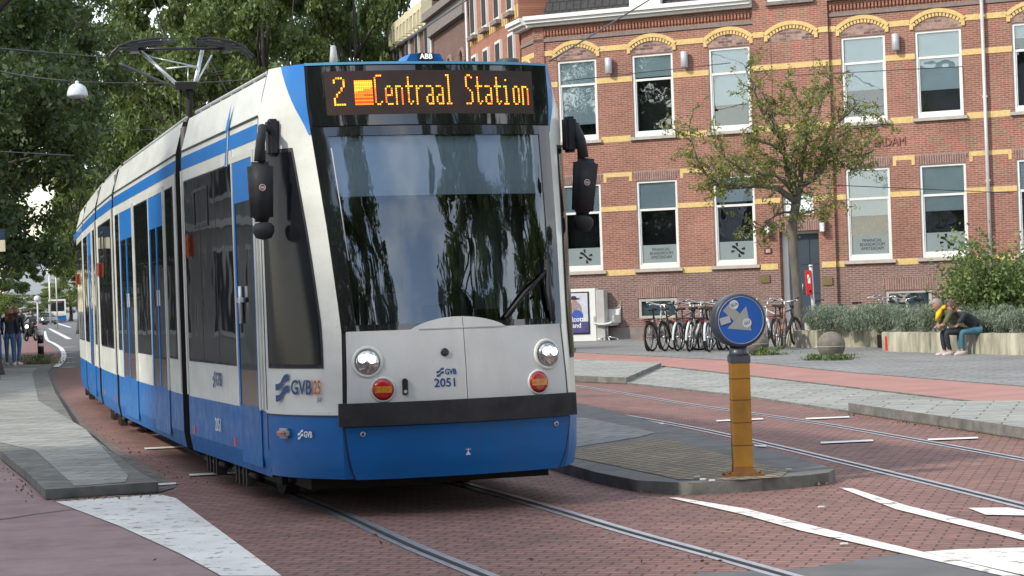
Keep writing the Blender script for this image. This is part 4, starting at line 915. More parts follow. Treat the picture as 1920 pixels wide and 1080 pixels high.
# trees behind the camera that mirror in the windscreen
crown_mesh('weep',5,6,26000,.30,lf_mid,12,120,1.0)
for i,(x,y,r,z0,z1) in enumerate(((15.0,-1,4.0,2.5,24),(24,-4,4,3,26),(1.8,-10,3.6,2.5,24),(-4.5,-8,4.2,2.5,23),(23,7,4,3,22))):
    tree(x,y,'weep',z0,z1,r,('tall street tree to the right of the photographer, mirrored in the windscreen','broad street tree farther right, mirrored in the windscreen','tall street tree behind the photographer','broad street tree behind the photographer on the left','street tree beside the right-hand pavement')[i],'street trees around the photographer',seed=20+i,rot=i)
# foreground hawthorn by the planter
def hawthorn():
    base=P(1489,650,56); bx_,by_=base.x,56.; t=tag(empty('hawthorn_tree',(bx_,by_,0)),'small gnarled hawthorn tree with sparse yellow-green leaves in front of the blue door','tree')
    L=lambda px,py,dy=0: P(px,py,56+dy)-Vector((bx_,by_,0))
    mb=MB(); rr=random.Random(7); leaves=[]
    tr=[L(1500,655),L(1499,600),L(1494,540),L(1489,480),L(1484,430),L(1492,385),L(1497,350)]
    mb.tube(tr,[.16,.125,.12,.12,.13,.12,.11],12)
    limbs=[([(1492,380),(1460,352),(1425,345),(1385,348),(1355,352),(1335,335),(1345,318)],.09,-.3),([(1385,348),(1350,345),(1325,330),(1305,300),(1296,262),(1290,235)],.05,.2),
    ([(1495,365),(1478,320),(1472,290),(1462,255),(1448,225),(1436,200),(1420,165)],.09,.2),([(1472,290),(1445,270),(1410,262),(1385,250)],.05,-.4),([(1462,255),(1430,215),(1405,150),(1395,120)],.045,.3),
    ([(1497,360),(1500,310),(1512,270),(1508,225),(1490,180),(1470,140)],.08,0),([(1508,225),(1530,190),(1555,160),(1560,140)],.04,.5),([(1499,352),(1530,330),(1545,305),(1550,285),(1580,278),(1610,290),(1635,282)],.08,-.2),
    ([(1550,285),(1570,255),(1600,240),(1640,235),(1655,228)],.05,.4),([(1545,305),(1570,300),(1590,315),(1605,325)],.035,.6),([(1530,330),(1555,240),(1590,215),(1612,190)],.05,.9),([(1494,395),(1465,400),(1440,415),(1430,435)],.035,.5),([(1494,400),(1520,395),(1545,385),(1560,370)],.035,-.5),
    ([(1494,375),(1470,340),(1430,310),(1400,300),(1370,290)],.05,.8),([(1500,360),(1480,300),(1500,250),(1530,220),(1545,185)],.05,-.9),([(1496,370),(1455,330),(1400,325),(1360,300),(1340,275)],.045,-1.0)]
    tw=[]
    for pts,r,dy in limbs:
        n=len(pts); q=[L(x,y,dy*(i/(n-1))*1.6) for i,(x,y) in enumerate(pts)]
        q=[p+Vector((rr.uniform(-.04,.04),rr.uniform(-.1,.1),rr.uniform(-.04,.04))) for p in q]
        mb.tube(q,[r*(1-.78*i/(n-1)) for i in range(n)],7)
        for i in range(n-1):
            for k in range(6 if r<.06 else 5): tw.append((q[i].lerp(q[i+1],rr.random()),i/(n-1)))
    for p,s in tw:
        if s<.12 and rr.random()<.6: continue
        d=Vector((rr.gauss(0,1),rr.gauss(0,1),rr.gauss(.15,.9))).normalized(); ln=rr.uniform(.3,.78); a=p
        pts=[p]
        for k in range(4): a=a+d*ln/4+Vector((rr.gauss(0,.04),rr.gauss(0,.04),rr.gauss(0,.04))); pts.append(a)
        mb.tube(pts,[.014,.011,.009,.007,.004],4)
        for k in range(4):
            b0=pts[k+1]; dd=(d+Vector((rr.gauss(0,.9),rr.gauss(0,.9),rr.gauss(0,.9)))).normalized(); b1=b0+dd*rr.uniform(.12,.32); mb.tube([b0,b1],[.006,.003],3)
            for m_ in range(14):
                f=rr.random(); c_=b0.lerp(b1,f); leaves.append(c_+Vector((rr.gauss(0,.05),rr.gauss(0,.05),rr.gauss(0,.045))))
    mb.build('trunk',bark,t); me=leaf_mesh('crown',np.array([tuple(v) for v in leaves]),.082,lf_haw,5); o=bpy.data.objects.new('crown',me); scene.collection.objects.link(o); o.parent=t
hawthorn()
# planting in the concrete beds
def foliage(name,pts,size,m,label,cat,group=None,kind=None,seed=0,upb=0.,asp=.5,stems=None):
    me=leaf_mesh(name,pts,size,m,seed,aspect=asp,upbias=upb); o=bpy.data.objects.new(name,me); scene.collection.objects.link(o)
    return tag(o,label,cat,group,kind)
rng=np.random.default_rng(3)
def lav(a,b,n,h0,h1,seed,wid=.45,label='',):
    rng=np.random.default_rng(seed); L=Vector(b)-Vector(a); ln=L.length; k=max(1,int(ln/.38)); 
    out=[]
    for i in range(k*2):
        c=Vector(a)+L*((i+.5)/(2*k)); c+=Vector((rng.normal(0,.06),rng.normal(0,wid*.6),0)); h=rng.uniform(h0,h1); m=n//(k*2)
        # upright fine stems radiating from a clump
        d=np.stack([rng.normal(0,.30,m),rng.normal(0,.30,m),np.ones(m)],1); t=rng.uniform(.1,1,m)**.7
        p=np.array([c.x,c.y,.40])+d*(t*h)[:,None]+rng.normal(0,.02,(m,3)); out.append(p)
    return np.concatenate(out)
#SECTION beds, street furniture, bikes, people
conc=bpy.data.materials.new('x'); bpy.data.materials.remove(conc)
def conc_mat():
    m,nt,b=new_mat('planter_concrete'); v=coords(nt,0,(1,1,.25)); f=noise(nt,v,3.5,5); c=ramp(nt,f,.35,.65,(.20,.19,.14),(.50,.48,.37))
    nt.links.new(c,b.inputs['Base Color']); b.inputs['Roughness'].default_value=.9; bump(nt,b,f,.3); return m
M['conc']=conc_mat(); M['redpaint']=mat('red_paint',(.55,.02,.02),.5,.1)
def planter(a,b,h,th,label,marks=()):
    a=Vector((*a,0));b=Vector((*b,0)); L=(b-a).length; rz=math.atan2(b.y-a.y,b.x-a.x); t=tag(empty('concrete_planter_wall',(a.x,a.y,0),rz),label,'planter','concrete planter walls')
    n=max(1,round(L/1.9)); 
    for i in range(n): MB().rbox((L*(i+.5)/n,th/2,h/2+.03),(L/n-.012,th,h-.06+.06),.012).build('block',M['conc'],t)
    for x in marks: MB().add([(x,-.004,.08),(x+.12,-.004,.08),(x+.09,-.004,.40),(x,-.004,.40)],[(0,1,2,3)]).build('red_mark',M['redpaint'],t)
    return t
g0=G(1463,656);g1=G(1533,657); 
planter(g0,g1,.45,.5,'short sunlit concrete planter wall beside the stone ball',())
p2=Vector((*g1,0))+Vector((.12,.45,0)); g2=G(1662,657)
planter((p2.x,p2.y),(g2[0]+.1,g2[1]+.3),.45,.4,'shaded grey concrete planter wall set back behind the stone ball',())
g3=G(1660,664);g4=G(2050,676)
planter((g3[0]+.30,g3[1]+.48),(g2[0]+.42,g2[1]+.75),.45,.28,'short grey return wall of the planter beside the red mark')
planter(g3,g4,.46,.5,'long pale concrete planter wall the two people sit on',(0.01,))
MB().add([(g1[0]-.10,g1[1]-.03,.05),(g1[0]+.01,g1[1]-.03,.05),(g1[0]+.01,g1[1]-.03,.42),(g1[0]-.06,g1[1]-.03,.42)],[(0,1,2,3)])
me=lav((g1[0]+.0,g1[1]+.9,0),(g3[0]+.3,g3[1]+1.0,0),30000,.35,.72,1); 
foliage('lavender_bed',me,.085,lf_lav,'grey-green lavender filling the bed behind the short planter walls','lavender',kind='stuff',upb=1.6,asp=.16)
me=lav((g3[0]+.2,g3[1]+.95,0),(g4[0],g4[1]+1.0,0),34000,.35,.70,2)
foliage('lavender_bed',me,.085,lf_lav,'grey-green lavender filling the bed behind the seated people','lavender',kind='stuff',upb=1.6,asp=.16,seed=2)
struct(MB().prism([(g0[0]+.1,g0[1]+.48),(g1[0],g1[1]+.95),(g2[0]-.1,g2[1]+.8),(g3[0]+.3,g3[1]+.55),(g4[0],g4[1]+.5),(g4[0]+1,g4[1]+4),(g0[0]+1,g0[1]+3)],.0,.36).build('planting_soil',mat('soil',(.05,.04,.03),.95,.3,4)))
# big shrub at right
def shrub():
    rng=np.random.default_rng(9); Y=45.5; c0=P(1862,600,Y); t=tag(empty('shrub',(c0.x,Y,.3)),'large loose green shrub growing in the planter behind the seated people','shrub')
    mb=MB(); pts=[]
    for (px,py) in [(1790,500),(1800,540),(1775,548),(1825,490),(1812,470),(1845,520),(1860,475),(1880,510),(1900,500),(1915,470),(1925,520),(1940,480),(1850,560),(1890,560),(1920,560),(1820,560),(1805,455),(1830,535),(1870,540),(1960,500),(1970,540),(1900,535),(1835,450)]:
        e=P(px,py,Y+rng.uniform(-.7,.7))-Vector((c0.x,Y,.3)); mb.tube([(e.x*.15,0,0),e*.55+Vector((0,0,.1)),e],[.025,.016,.006],5)
        n=400 if py>480 else 150; q=rng.normal(size=(n,3))*np.array([.22,.26,.20]); pts.append(np.array([e.x,e.y,e.z])*rng.uniform(.72,1.04,(n,1))+q)
    mb.build('trunk',bark,t); me=leaf_mesh('crown',np.concatenate(pts),.10,lf_shrub,3,aspect=.6); o=bpy.data.objects.new('crown',me); scene.collection.objects.link(o); o.parent=t
shrub()
# weed tufts
def tuft(px,py,w,n,h,label,seed,m=lf_shrub):
    x,y=G(px,py); rng=np.random.default_rng(seed); p=np.stack([x+rng.normal(0,w,n),y+rng.normal(0,w*.35,n),rng.uniform(0,1,n)**1.5*h+.06],1)
    foliage('weeds',p,.09,m,label,'weeds','weed tufts on the pavement','stuff',seed,upb=1.5,asp=.2)
tuft(1530,681,.13,400,.12,'small green weed tuft left of the nearer stone ball',1); tuft(1575,681,.16,420,.12,'green weeds at the foot of the nearer stone ball',2)
tuft(1440,671,.22,500,.18,'ragged weeds beside the stone ball behind the blue arrow sign',3); tuft(72,686,.35,1300,.28,'grass tuft at the foot of the striped post',4)
# stone balls
stone_ball=mat('ball_stone',(.17,.15,.125),.85,.3,6,bmp=.4)
def ball(px,py,r,label):
    x,y=G(px,py); o=MB(Matrix.Rotation(.2,4,'Y')).lathe([(r*math.sin(math.pi*k/20),-r*math.cos(math.pi*k/20)) for k in range(1,20)],n=36).build('stone_ball',stone_ball,None,(x,y+r*.1,r*.95+.06)); 
    MB().torus((0,0,-.02),r*.998,.008,n=40,k=5).build('seam',M['stone'],o); tag(o,label,'bollard','stone balls on the pavement')
ball(1560,678,.29,'round stone ball bollard standing free in front of the planter'); ball(1419,671,.29,'round stone ball bollard mostly hidden behind the blue arrow sign')
# yellow keep-right post
def keep_right():
    x,y=G(1393,891,.105); t=tag(empty('traffic_sign_post',(x,y,.105),R(3)),'yellow traffic island post topped by round blue sign with diagonal arrow','traffic sign')
    yel=mat('post_yellow',(.27,.13,.014),.5,.28,5,stretch=(1,1,.5)); rust=mat('post_rust',(.20,.085,.025),.85,.3,9)
    MB().box(-.074,.074,-.074,.074,.03,.90).build('post',yel,t)
    s_=MB()
    for z in (.24,.42,.60,.77): s_.box(-.076,.076,-.076,.076,z,z+.006)
    s_.build('post_joint',mat('joint_brown',(.10,.04,.01),.8),t)
    MB().box(-.0765,.0765,-.0765,.0765,.028,.075).box(-.15,.15,-.11,.11,.0,.018).box(-.11,.11,-.10,.10,.018,.03).lathe([(.014,.018),(.014,.04)],(-.12,-.07,0),8).lathe([(.014,.018),(.014,.04)],(.12,-.07,0),8).build('base_plate',rust,t)
    hz=1.235; dk=mat('sign_housing',(.045,.055,.07),.45,.15,4,coat=.2)
    c_=MB(); c_.box(-.080,.080,-.080,.080,.90,.955).lathe([(.085,.955),(.075,.98),(.07,1.03)],n=24)
    Mx=Matrix.Translation((0,0,hz))@Matrix.Rotation(R(9),4,'Z')@Matrix.Rotation(R(90),4,'X')
    k=MB(Mx); k.lathe([(.19,-.085),(.212,-.07),(.215,.0),(.215,.07),(.208,.085),(.196,.088)],n=48); 
    c_.v+=k.v; o=len(c_.v)-len(k.v); c_.f+=[tuple(i+o for i in f) for f in k.f]; c_.m+=k.m; c_.sm+=k.sm
    c_.build('sign_housing',dk,t)
    blue=mat('sign_blue',(.012,.095,.40),.35,.12,3,coat=.3); wh=mat('sign_reflective_grey',(.30,.31,.30),.5,.08,4); st_=mat('sticker_white',(.55,.58,.60),.5,.15,9)
    f=MB(Mx).lathe([(.193,.086),(.193,.090)],n=48).build('sign_face',blue,t)
    MB(Mx).torus((0,0,.0905),.186,.0032,n=48,k=4).build('sign_ring',wh,f)
    A=Mx@Matrix.Translation((-.030,.022,.0915))@Matrix.Rotation(R(-43),4,'Z')
    MB(A).add([(-.125,.038,0),(-.125,-.038,0),(-.006,-.038,0),(-.006,.038,0),(-.005,.118,0),(-.005,-.118,0),(.155,0,0)],[(0,1,2,3),(4,5,6)]).build('arrow',wh,f)
    def stick(x,z,r,txt):
        Ms=Mx@Matrix.Translation((x,z,.0925)); o=MB(Ms).lathe([(r,0),(r,.001)],n=24).build('sticker',st_,f); text_mesh(txt,r*.9,'sticker_lettering',M['ink'],o,Ms@Matrix.Rotation(R(20),4,'Z')@Matrix.Translation((0,0,.002)),.0003)
    stick(-.055,.125,.038,'GUs'); stick(.048,-.022,.038,'GU')
    MB(Mx@Matrix.Translation((-.132,.004,.0935))@Matrix.Rotation(R(15),4,'Z')).box(-.043,.043,-.028,.028,0,.001).build('sticker',mat('sticker_grey',(.36,.37,.39),.6),f)
keep_right()
# swivel chair, poster case
def chair():
    x,y=G(1138,641); y-=.4; t=tag(empty('swivel_chair',(x,y,.06),R(-30)),'white bucket swivel chair standing outside between poster case and bicycles','chair'); t.scale=(1.12,)*3
    w=mat('chair_shell',(.62,.63,.61),.5,.06)
    s_=MB(); 
    def shell(u,v,o):
        # u across -1..1, v from seat front to back top
        x_=.30*u*(1+.05*v); yy=-.28+.50*min(v,1)+.08*max(v-1,0); z=.46+.05*u*u+.42*max(v-1,0)+(.16*abs(u)**6 if .25<v else 0)+.02*(1-v)**2; return Vector((x_,yy+o*.6*(v>1),z-o))
    s_.grid(shell,lin(-1,1,12),lin(0,2,12),thick=.03,back=-.02); s_.build('seat',w,t)
    a=MB(); 
    for sx in (-1,1): a.rbox((sx*.31,.02,.60),(.05,.46,.24),.02)
    a.rbox((0,.27,.68),(.60,.06,.42),.025); a.rbox((0,0,.46),(.58,.50,.07),.03); a.build('backrest',w,t)
    MB().tube([(0,0,.10),(0,0,.45)],.022,10).build('pedestal',T_alu,t)
    for k in range(5):
        an=R(72*k+20); d=Vector((math.cos(an),math.sin(an),0)); MB().tube([Vector((0,0,.11)),d*.30+Vector((0,0,.045))],[.022,.014],6).lathe([(.025,0),(.025,.035)],d*.30,8).build('leg',T_alu,t)
chair()
def poster():
    x,y=G(1112,642); t=tag(empty('poster_case',(x-.2,y-.2,.06),FA),'white framed poster case with an advertising poster, beside the tram nose','poster case')
    w=M['whitepaint']; MB().box(-1.3,.33,-.0,.30,.0,1.68).build('case',w,t); MB().box(.34,.62,.02,.34,0,1.62).box(.33,.34,.05,.3,0,1.6).build('utility_cabinet',mat('cabinet_grey',(.40,.40,.38),.6,.1),t)
    MB().box(-1.1,.12,-.03,-.001,.22,1.58).build('poster_frame',T_black,t)
    p=MB().box(-1.05,.08,-.034,-.031,.27,1.54,0).box(-1.05,.08,-.0355,-.0345,.27,.62,1).build('poster',[mat('poster_pale',(.50,.52,.58),.5,.2,3),mat('poster_purple',(.06,.05,.17),.5,.3,4)],t)
    fg=MB(); z=-.037
    def disc(cx_,cz_,rx,rz,mi): fg.add([(cx_+rx*math.cos(2*math.pi*k/16),z-mi*.0006,cz_+rz*math.sin(2*math.pi*k/16)) for k in range(16)],[tuple(range(16))],mi)
    disc(-.36,.98,.24,.30,0); disc(-.30,.80,.22,.20,1); disc(-.38,1.25,.09,.12,2); disc(-.38,1.36,.20,.035,3); disc(-.40,1.40,.10,.06,3); disc(-.50,1.0,.09,.12,2)
    fg.build('poster_figure',[mat('fig_grey',(.25,.22,.25),.6,.3,6),mat('fig_blue',(.03,.08,.35),.6,.2,5),mat('fig_skin',(.35,.20,.15),.6,.1),mat('fig_dark',(.04,.035,.05),.6,.1)],p)
    for i,s_ in enumerate(('icotta','and')): text_mesh(s_,.22,'poster_lettering',w,p,face_matrix((-.48,-.041,.70-.2*i),(0,-1,0)),.0005,align='LEFT',bold=.004)
poster()
def redbox():
    b_=P(1528,610,53.2); t=tag(empty('marker_pole',(b_.x,53.2,0)),'thin tilted pole with a red box sign beside the hawthorn trunk','pole')
    tp=P(1520,500,53.2)-Vector((b_.x,53.2,0)); MB().tube([(0,0,0),tp],.045,8).lathe([(.06,0),(.05,.05)],tp,8).build('pole',M['pipe'],t)
    c=P(1516,530,53.1)-Vector((b_.x,53.2,0)); q=MB(Matrix.Translation(c)@Matrix.Rotation(R(-2),4,'Y')).rbox((0,-.05,0),(.15,.14,.62),.015).build('red_box',M['redpaint'],t)
    MB(Matrix.Translation(c)).box(-.03,.03,-.126,-.122,-.02,.12).box(-.045,.0,-.126,-.122,.10,.2).build('white_mark',M['whitepaint'],q); MB(Matrix.Translation(c)).box(.0,.05,-.126,-.122,-.25,-.18).build('keyhole',T_black,q)
redbox()
# ---- bicycles
T_red3=mat('rear_reflector',(.28,.01,.01),.4)
tyre=mat('tyre',(.02,.02,.02),.7,.1); chrome=mat('chrome',(.6,.6,.6),.3,.1,4,metal=.9); saddle_m=mat('saddle_black',(.025,.022,.022),.6,.1)
def bike(colour,fender,style,name='bicycle'):
    """local x = forward, wheels on z=0"""
    t=empty(name); r=.33; RX=Matrix.Rotation(R(90),4,'X')
    fm_=mat('bike_paint',colour,.35,.1,4,coat=.3)
    for sx in (-.54,.54):
        w=MB().torus((sx,0,r),r-.022,.024,RX,n=28,k=6).build('wheel',tyre,t)
        rm=MB(); rm.torus((sx,0,r),r-.042,.010,RX,n=28,k=4)
        for k in range(14):
            a=2*math.pi*k/14; rm.tube([(sx,0,r),(sx+(r-.05)*math.cos(a),0,r+(r-.05)*math.sin(a))],.0028,3,cap=False)
        rm.tube([(sx,-.04,r),(sx,.04,r)],.025,8); rm.build('rim',chrome,w)
        fe=MB(); fe.torus((sx,0,r),r+.026,.028,RX,n=14,k=5,a0=R(20) if sx>0 else R(-5),a1=R(160) if sx>0 else R(190)); fe.build('mudguard',fender,t)
    f=MB(); bb=(-.08,0,.30); sp=(-.30,0,.92-.04); hd=(.40,0,.85); hb=(.45,0,.62)
    f.tube([bb,(-.22,0,.70)],.024,8).tube([(.44,0,.66),bb],.032,8).tube([(.47,.0,.60),(.40,0,.92)],.025,8)
    if style=='step': f.tube([(.43,0,.72),(.15,0,.45),(-.13,0,.44)],.018,8)
    else: f.tube([(.40,0,.86),(-.20,0,.78)],.017,8)
    for s in (-.05,.05): f.tube([bb,(-.54,s,r)],.011,6).tube([(-.23,0,.74),(-.54,s,r)],.010,6).tube([(.465,s*.6,.62),(.54,s,r)],.013,6)
    f.build('frame',fm_,t)
    f=MB(); f.tube([(-.22,0,.70),(-.26,0,.93)],.014,8).rbox((-.28,0,.96),(.26,.15,.05),.02); f.build('saddle',saddle_m,t)
    h=MB(); h.tube([(.40,0,.90),(.37,0,1.06)],.014,8); h.tube([(.20,-.30,1.10),(.30,-.28,1.12),(.37,-.12,1.07),(.39,0,1.06),(.37,.12,1.07),(.30,.28,1.12),(.20,.30,1.10)],.017,6)
    h.tube([(.37,-.12,1.06),(.50,-.02,.98)],.006,4); h.lathe([(.02,0),(.045,.05)],(.47,0,.93),10,M=Matrix.Rotation(R(90),4,'Y')); h.build('handlebar',chrome if style!='dark' else T_black,t)
    c=MB(); c.rbox((-.54,0,.74),(.40,.13,.02),.006).tube([(-.70,.06,.73),(-.54,.06,r)],.006,4).tube([(-.70,-.06,.73),(-.54,-.06,r)],.006,4).lathe([(.09,-.01),(.09,.01)],(-.08,.05,.30),14,M=RX).tube([(-.08,-.12,.30),(.02,-.12,.18)],.01,4).tube([(-.08,.12,.30),(-.18,.12,.42)],.01,4); c.box(-.745,-.72,-.025,.025,.68,.71,1); c.build('carrier',[T_black,T_red3],t)
    return t
WH=mat('mudguard_white',(.60,.66,.64),.4,.08); BK=T_black; BR=mat('mudguard_brown',(.14,.07,.05),.4)
protos={'mint':bike((.42,.60,.55),WH,'step'),'black':bike((.03,.03,.035),BK,'dark'),'pale':bike((.50,.48,.50),WH,'diamond'),'brown':bike((.30,.15,.10),BR,'step'),'purple':bike((.17,.14,.20),WH,'diamond')}
used=set()
def place(key,px,py,heading,label,lean=0,zz=.06,sc=1.0,grp='bicycles parked along the facade'):
    p=protos[key]; sc=sc*1.1
    if key in used: o=copy_tree(p)
    else: o=p; used.add(key)
    x,y=G(px,py,zz); o.location=(x,y,zz); o.rotation_euler=(R(lean),0,R(heading)); o.scale=(sc,)*3
    tag(o,label,'bicycle',grp); return o
# headings: rear wheels toward the viewer, bikes pointing at the wall and to the right
place('mint',1228,657,70,'mint green step-through bicycle, leftmost of the row, with white mudguards',4)
place('black',1262,657,66,'black bicycle with red rear lamp, second from the left in the row',-3)
place('purple',1284,657,68,'dusky purple bicycle with pale mudguard, third in the row',3)
place('pale',1303,658,72,'pale grey-lilac bicycle with bright white mudguard in the middle of the row',5,sc=1.02)
place('brown',1316,655,60,'coppery brown step-through bicycle with cream handlebar, between lilac bicycle and arrow sign',-4)
place('black',1352,655,18,'dark bicycle turned almost side-on in front of the others',6)
place('pale',1340,659,72,'silver bicycle with white rear mudguard just left of the blue arrow sign',-2)
place('purple',1372,655,64,'dark purple bicycle partly covered by the blue arrow sign',3,sc=1.03)
place('pale',1447,653,100,'pale bicycle with wide cream handlebar right of the arrow sign',3)
place('black',1478,653,60,'black bicycle with white chain guard leaning beside the hawthorn trunk',-5)
place('brown',1243,657,60,'reddish brown bicycle squeezed between the mint and the black bicycle',-6)
place('purple',1294,656,84,'slim dark purple bicycle with upright bars between its neighbours near the basement window',6,sc=.97)
place('black',1330,657,78,'black bicycle with black mudguards among the crowded middle bicycles',-6)
place('mint',1386,656,62,'pale green bicycle directly behind the blue arrow sign',3)
place('brown',1462,656,75,'brown bicycle between the pale bicycle and the hawthorn trunk',5)
x0=protos
def back(key,px,Y,heading,label,lean=0,sc=1.0):
    p=protos[key]; o=copy_tree(p) if key in used else p; used.add(key); q=P(px,600,Y); o.location=(q.x,Y,.06); o.rotation_euler=(R(lean),0,R(heading)); o.scale=(sc,)*3
    tag(o,label,'bicycle','bicycles parked behind the planter')
back('black',1556,58.5,185,'black bicycle with pink saddle cover behind the planter, right of the door',3)
back('brown',1628,58.8,20,'brownish bicycle with raised cream handlebar behind the lavender',-4,1.05)
back('purple',1662,58.6,100,'purple bicycle with a basket behind the lavender',3,1.05)
back('mint',1700,58.4,70,'pale green bicycle in front of the right basement window',-3)
back('black',1737,58.2,30,'dark bicycle with high handlebar in front of the right basement window',4,1.08)
back('pale',1775,58.0,80,'pale bicycle with a front crate, just left of the seated people',2,1.0)
back('black',1880,57,75,'dark bicycle half hidden behind the large shrub',2,1.0)
for k in protos: 
    if k not in used: bpy.data.objects.remove(protos[k])
# ---- people
skin_m=mat('skin',(.48,.27,.19),.55,.08,6); 
def body_mesh(name,joints,edges,mats,parent=None,faces_mat=None,sub=2):
    """joints: dict key->(pos,radius). Skin-modifier surface rooted at the pelvis"""
    keys=list(joints); me=bpy.data.meshes.new(name); me.from_pydata([joints[k][0] for k in keys],[(keys.index(a),keys.index(b)) for a,b in edges],[])
    o=bpy.data.objects.new(name,me); scene.collection.objects.link(o); md=o.modifiers.new('skin','SKIN'); 
    sv=me.skin_vertices[0].data
    for i,k in enumerate(keys):
        r=joints[k][1]; sv[i].radius=(r,r) if not isinstance(r,tuple) else r; sv[i].use_root=(i==0)
    md.use_smooth_shade=True; md.branch_smoothing=.4
    s2=o.modifiers.new('sub','SUBSURF'); s2.levels=sub; s2.render_levels=sub
    bpy.context.view_layer.update(); dg=bpy.context.evaluated_depsgraph_get(); m2=bpy.data.meshes.new_from_object(o.evaluated_get(dg))
    bpy.data.objects.remove(o); m2.materials.clear()
    for m in mats: m2.materials.append(m)
    if faces_mat:
        for f in m2.polygons: f.material_index=faces_mat(f.center)
    for f in m2.polygons: f.use_smooth=True
    q=bpy.data.objects.new(name,m2); scene.collection.objects.link(q); q.parent=parent; return q
def head(t,c,yaw,pitch,hair_m,long=False,bun=False,r=.105):
    """head with brow, nose, mouth, ears, hair as parts of the person"""
    Mx=Matrix.Translation(c)@Matrix.Rotation(yaw,4,'Z')@Matrix.Rotation(pitch,4,'Y')   # local x = face forward
    b_=MB(Mx); n=20; rings=[]
    def hp(th,ph):
        x=math.sin(th)*math.cos(ph); y=math.sin(th)*math.sin(ph); z=math.cos(th)
        X=r*.98*x*(1.0 if z>-.2 else 1-.18*(-z-.2)); Y=r*.78*y*(1 if z>0 else 1-.25*(-z)); Z=r*1.18*z
        if x>.6 and abs(y)<.3 and -.35<z<.1: X+=.022*(1-abs(y)/.3)*(1-abs(z+.15)/.25 if abs(z+.15)<.25 else 0)
        if x>.5 and .05<z<.25 and .2<abs(y)<.55: X-=.010
        return (X,Y,Z)
    ths_=[math.pi*(i+.5)/14 for i in range(14)]
    for i in range(13):
        for k in range(n):
            p=[hp(ths_[i],2*math.pi*k/n),hp(ths_[i],2*math.pi*(k+1)/n),hp(ths_[i+1],2*math.pi*(k+1)/n),hp(ths_[i+1],2*math.pi*k/n)]; b_.add(p,[(3,2,1,0)],0,True)
    for s in (-1,1):
        b_.lathe([(.012,-.006),(.018,0),(.010,.008)],(-.005,s*r*.80,-.01),8,M=Matrix.Rotation(R(90),4,'X'))
        b_.lathe([(.002,-.004),(.010,0),(.002,.004)],(r*.86,s*.034,.018),8,mi=1,M=Matrix.Rotation(R(90),4,'Y'))
    b_.box(r*.86,r*.935,-.022,.022,-.062,-.054,2)
    ho=b_.build('face',[skin_m,T_black,mat('lips',(.36,.12,.10),.5)],t)
    h=MB(Mx); rr=random.Random(int(c[0]*100))
    for i in range(13):
        for k in range(n):
            ph=2*math.pi*(k+.5)/n; th=ths_[i]; face=math.cos(ph)>.25
            if (face and th>math.pi*.30) or th>math.pi*(.72 if long else .62): continue
            g=lambda a,b: tuple(v*1.12+rr.uniform(-.002,.002) for v in hp(a,b))
            q=[g(ths_[i]-.11 if i==0 else ths_[i],2*math.pi*k/n),g(ths_[i],2*math.pi*(k+1)/n),g(ths_[i+1],2*math.pi*(k+1)/n),g(ths_[i+1],2*math.pi*k/n)]; h.add(q,[(3,2,1,0)],0,True)
    h.add([tuple(v*1.12 for v in hp(ths_[0],2*math.pi*k/n)) for k in range(n)],[tuple(range(n))],0,True)
    if bun: h.lathe([(.01,-.03),(.035,-.02),(.04,0),(.03,.025),(.01,.03)],(-r*1.05,0,.05),10)
    if long:
        for k in range(9):
            y=(k-4)*.02; h.tube([(-r*.6,y,.05),(-r*1.1,y*1.2,-.05),(-r*1.05,y*1.3,-.18),(-r*.85,y*1.2,-.30)],[.03,.03,.025,.01],6)
    h.build('hair',hair_m,t)
    return Mx
def hand(t,wrist,dirv,nrm,curl=.6,s=1.0):
    d=Vector(dirv).normalized(); n_=Vector(nrm).normalized(); x=d.cross(n_).normalized(); n_=x.cross(d).normalized(); W=Vector(wrist); mb=MB()
    M4=Matrix(((x.x,d.x,n_.x,W.x),(x.y,d.y,n_.y,W.y),(x.z,d.z,n_.z,W.z),(0,0,0,1))); mb.T=M4
    mb.rbox((0,.045*s,0),(.078*s,.095*s,.028*s),.011)
    for i,(fx,l) in enumerate(((-.029,.070),(-.010,.078),(.010,.073),(.028,.058))):
        a=curl; p0=Vector((fx*s,.088*s,0)); p1=p0+Vector((0,math.cos(a*.6),-math.sin(a*.6)))*l*.45*s; p2=p1+Vector((0,math.cos(a*1.5),-math.sin(a*1.5)))*l*.32*s; p3=p2+Vector((0,math.cos(a*2.2),-math.sin(a*2.2)))*l*.25*s
        mb.tube([p0,p1,p2,p3],[.0095*s,.009*s,.0082*s,.006*s],7)
    mb.tube([(-.034*s,.02*s,-.004),(-.060*s,.048*s,-.014),(-.066*s,.078*s,-.024)],[.012*s,.0105*s,.008*s],7)
    mb.build('hand',skin_m,t)
def shoe(t,heel,dirv,m,s=1.0):
    d=Vector(dirv); d.z=0; d.normalize(); x=Vector((d.y,-d.x,0)); h=Vector(heel); mb=MB(Matrix(((x.x,d.x,0,h.x),(x.y,d.y,0,h.y),(0,0,1,h.z),(0,0,0,1))))
    out=[(-.035,-.05),(.035,-.05),(.042,.06),(.050,.14),(.040,.20),(0,.225),(-.040,.20),(-.046,.14),(-.040,.06)]
    def ring(k,z): return [(a*k*s,b*s*(k if b>.1 else 1),z*s) for a,b in out]
    r0,r1,r2=ring(1,0),ring(1,.03),[(a*.9*s,b*s if b<.05 else (b*.9)*s,(.085 if b<.08 else .05)*s) for a,b in out]; n=len(out)
    mb.add(r0+r1+r2,[tuple(range(n-1,-1,-1))]+[(i,(i+1)%n,(i+1)%n+n,i+n) for i in range(n)]+[(i+n,(i+1)%n+n,(i+1)%n+2*n,i+2*n) for i in range(n)]+[tuple(range(2*n,3*n))],0,True); mb.build('shoe',m,t)
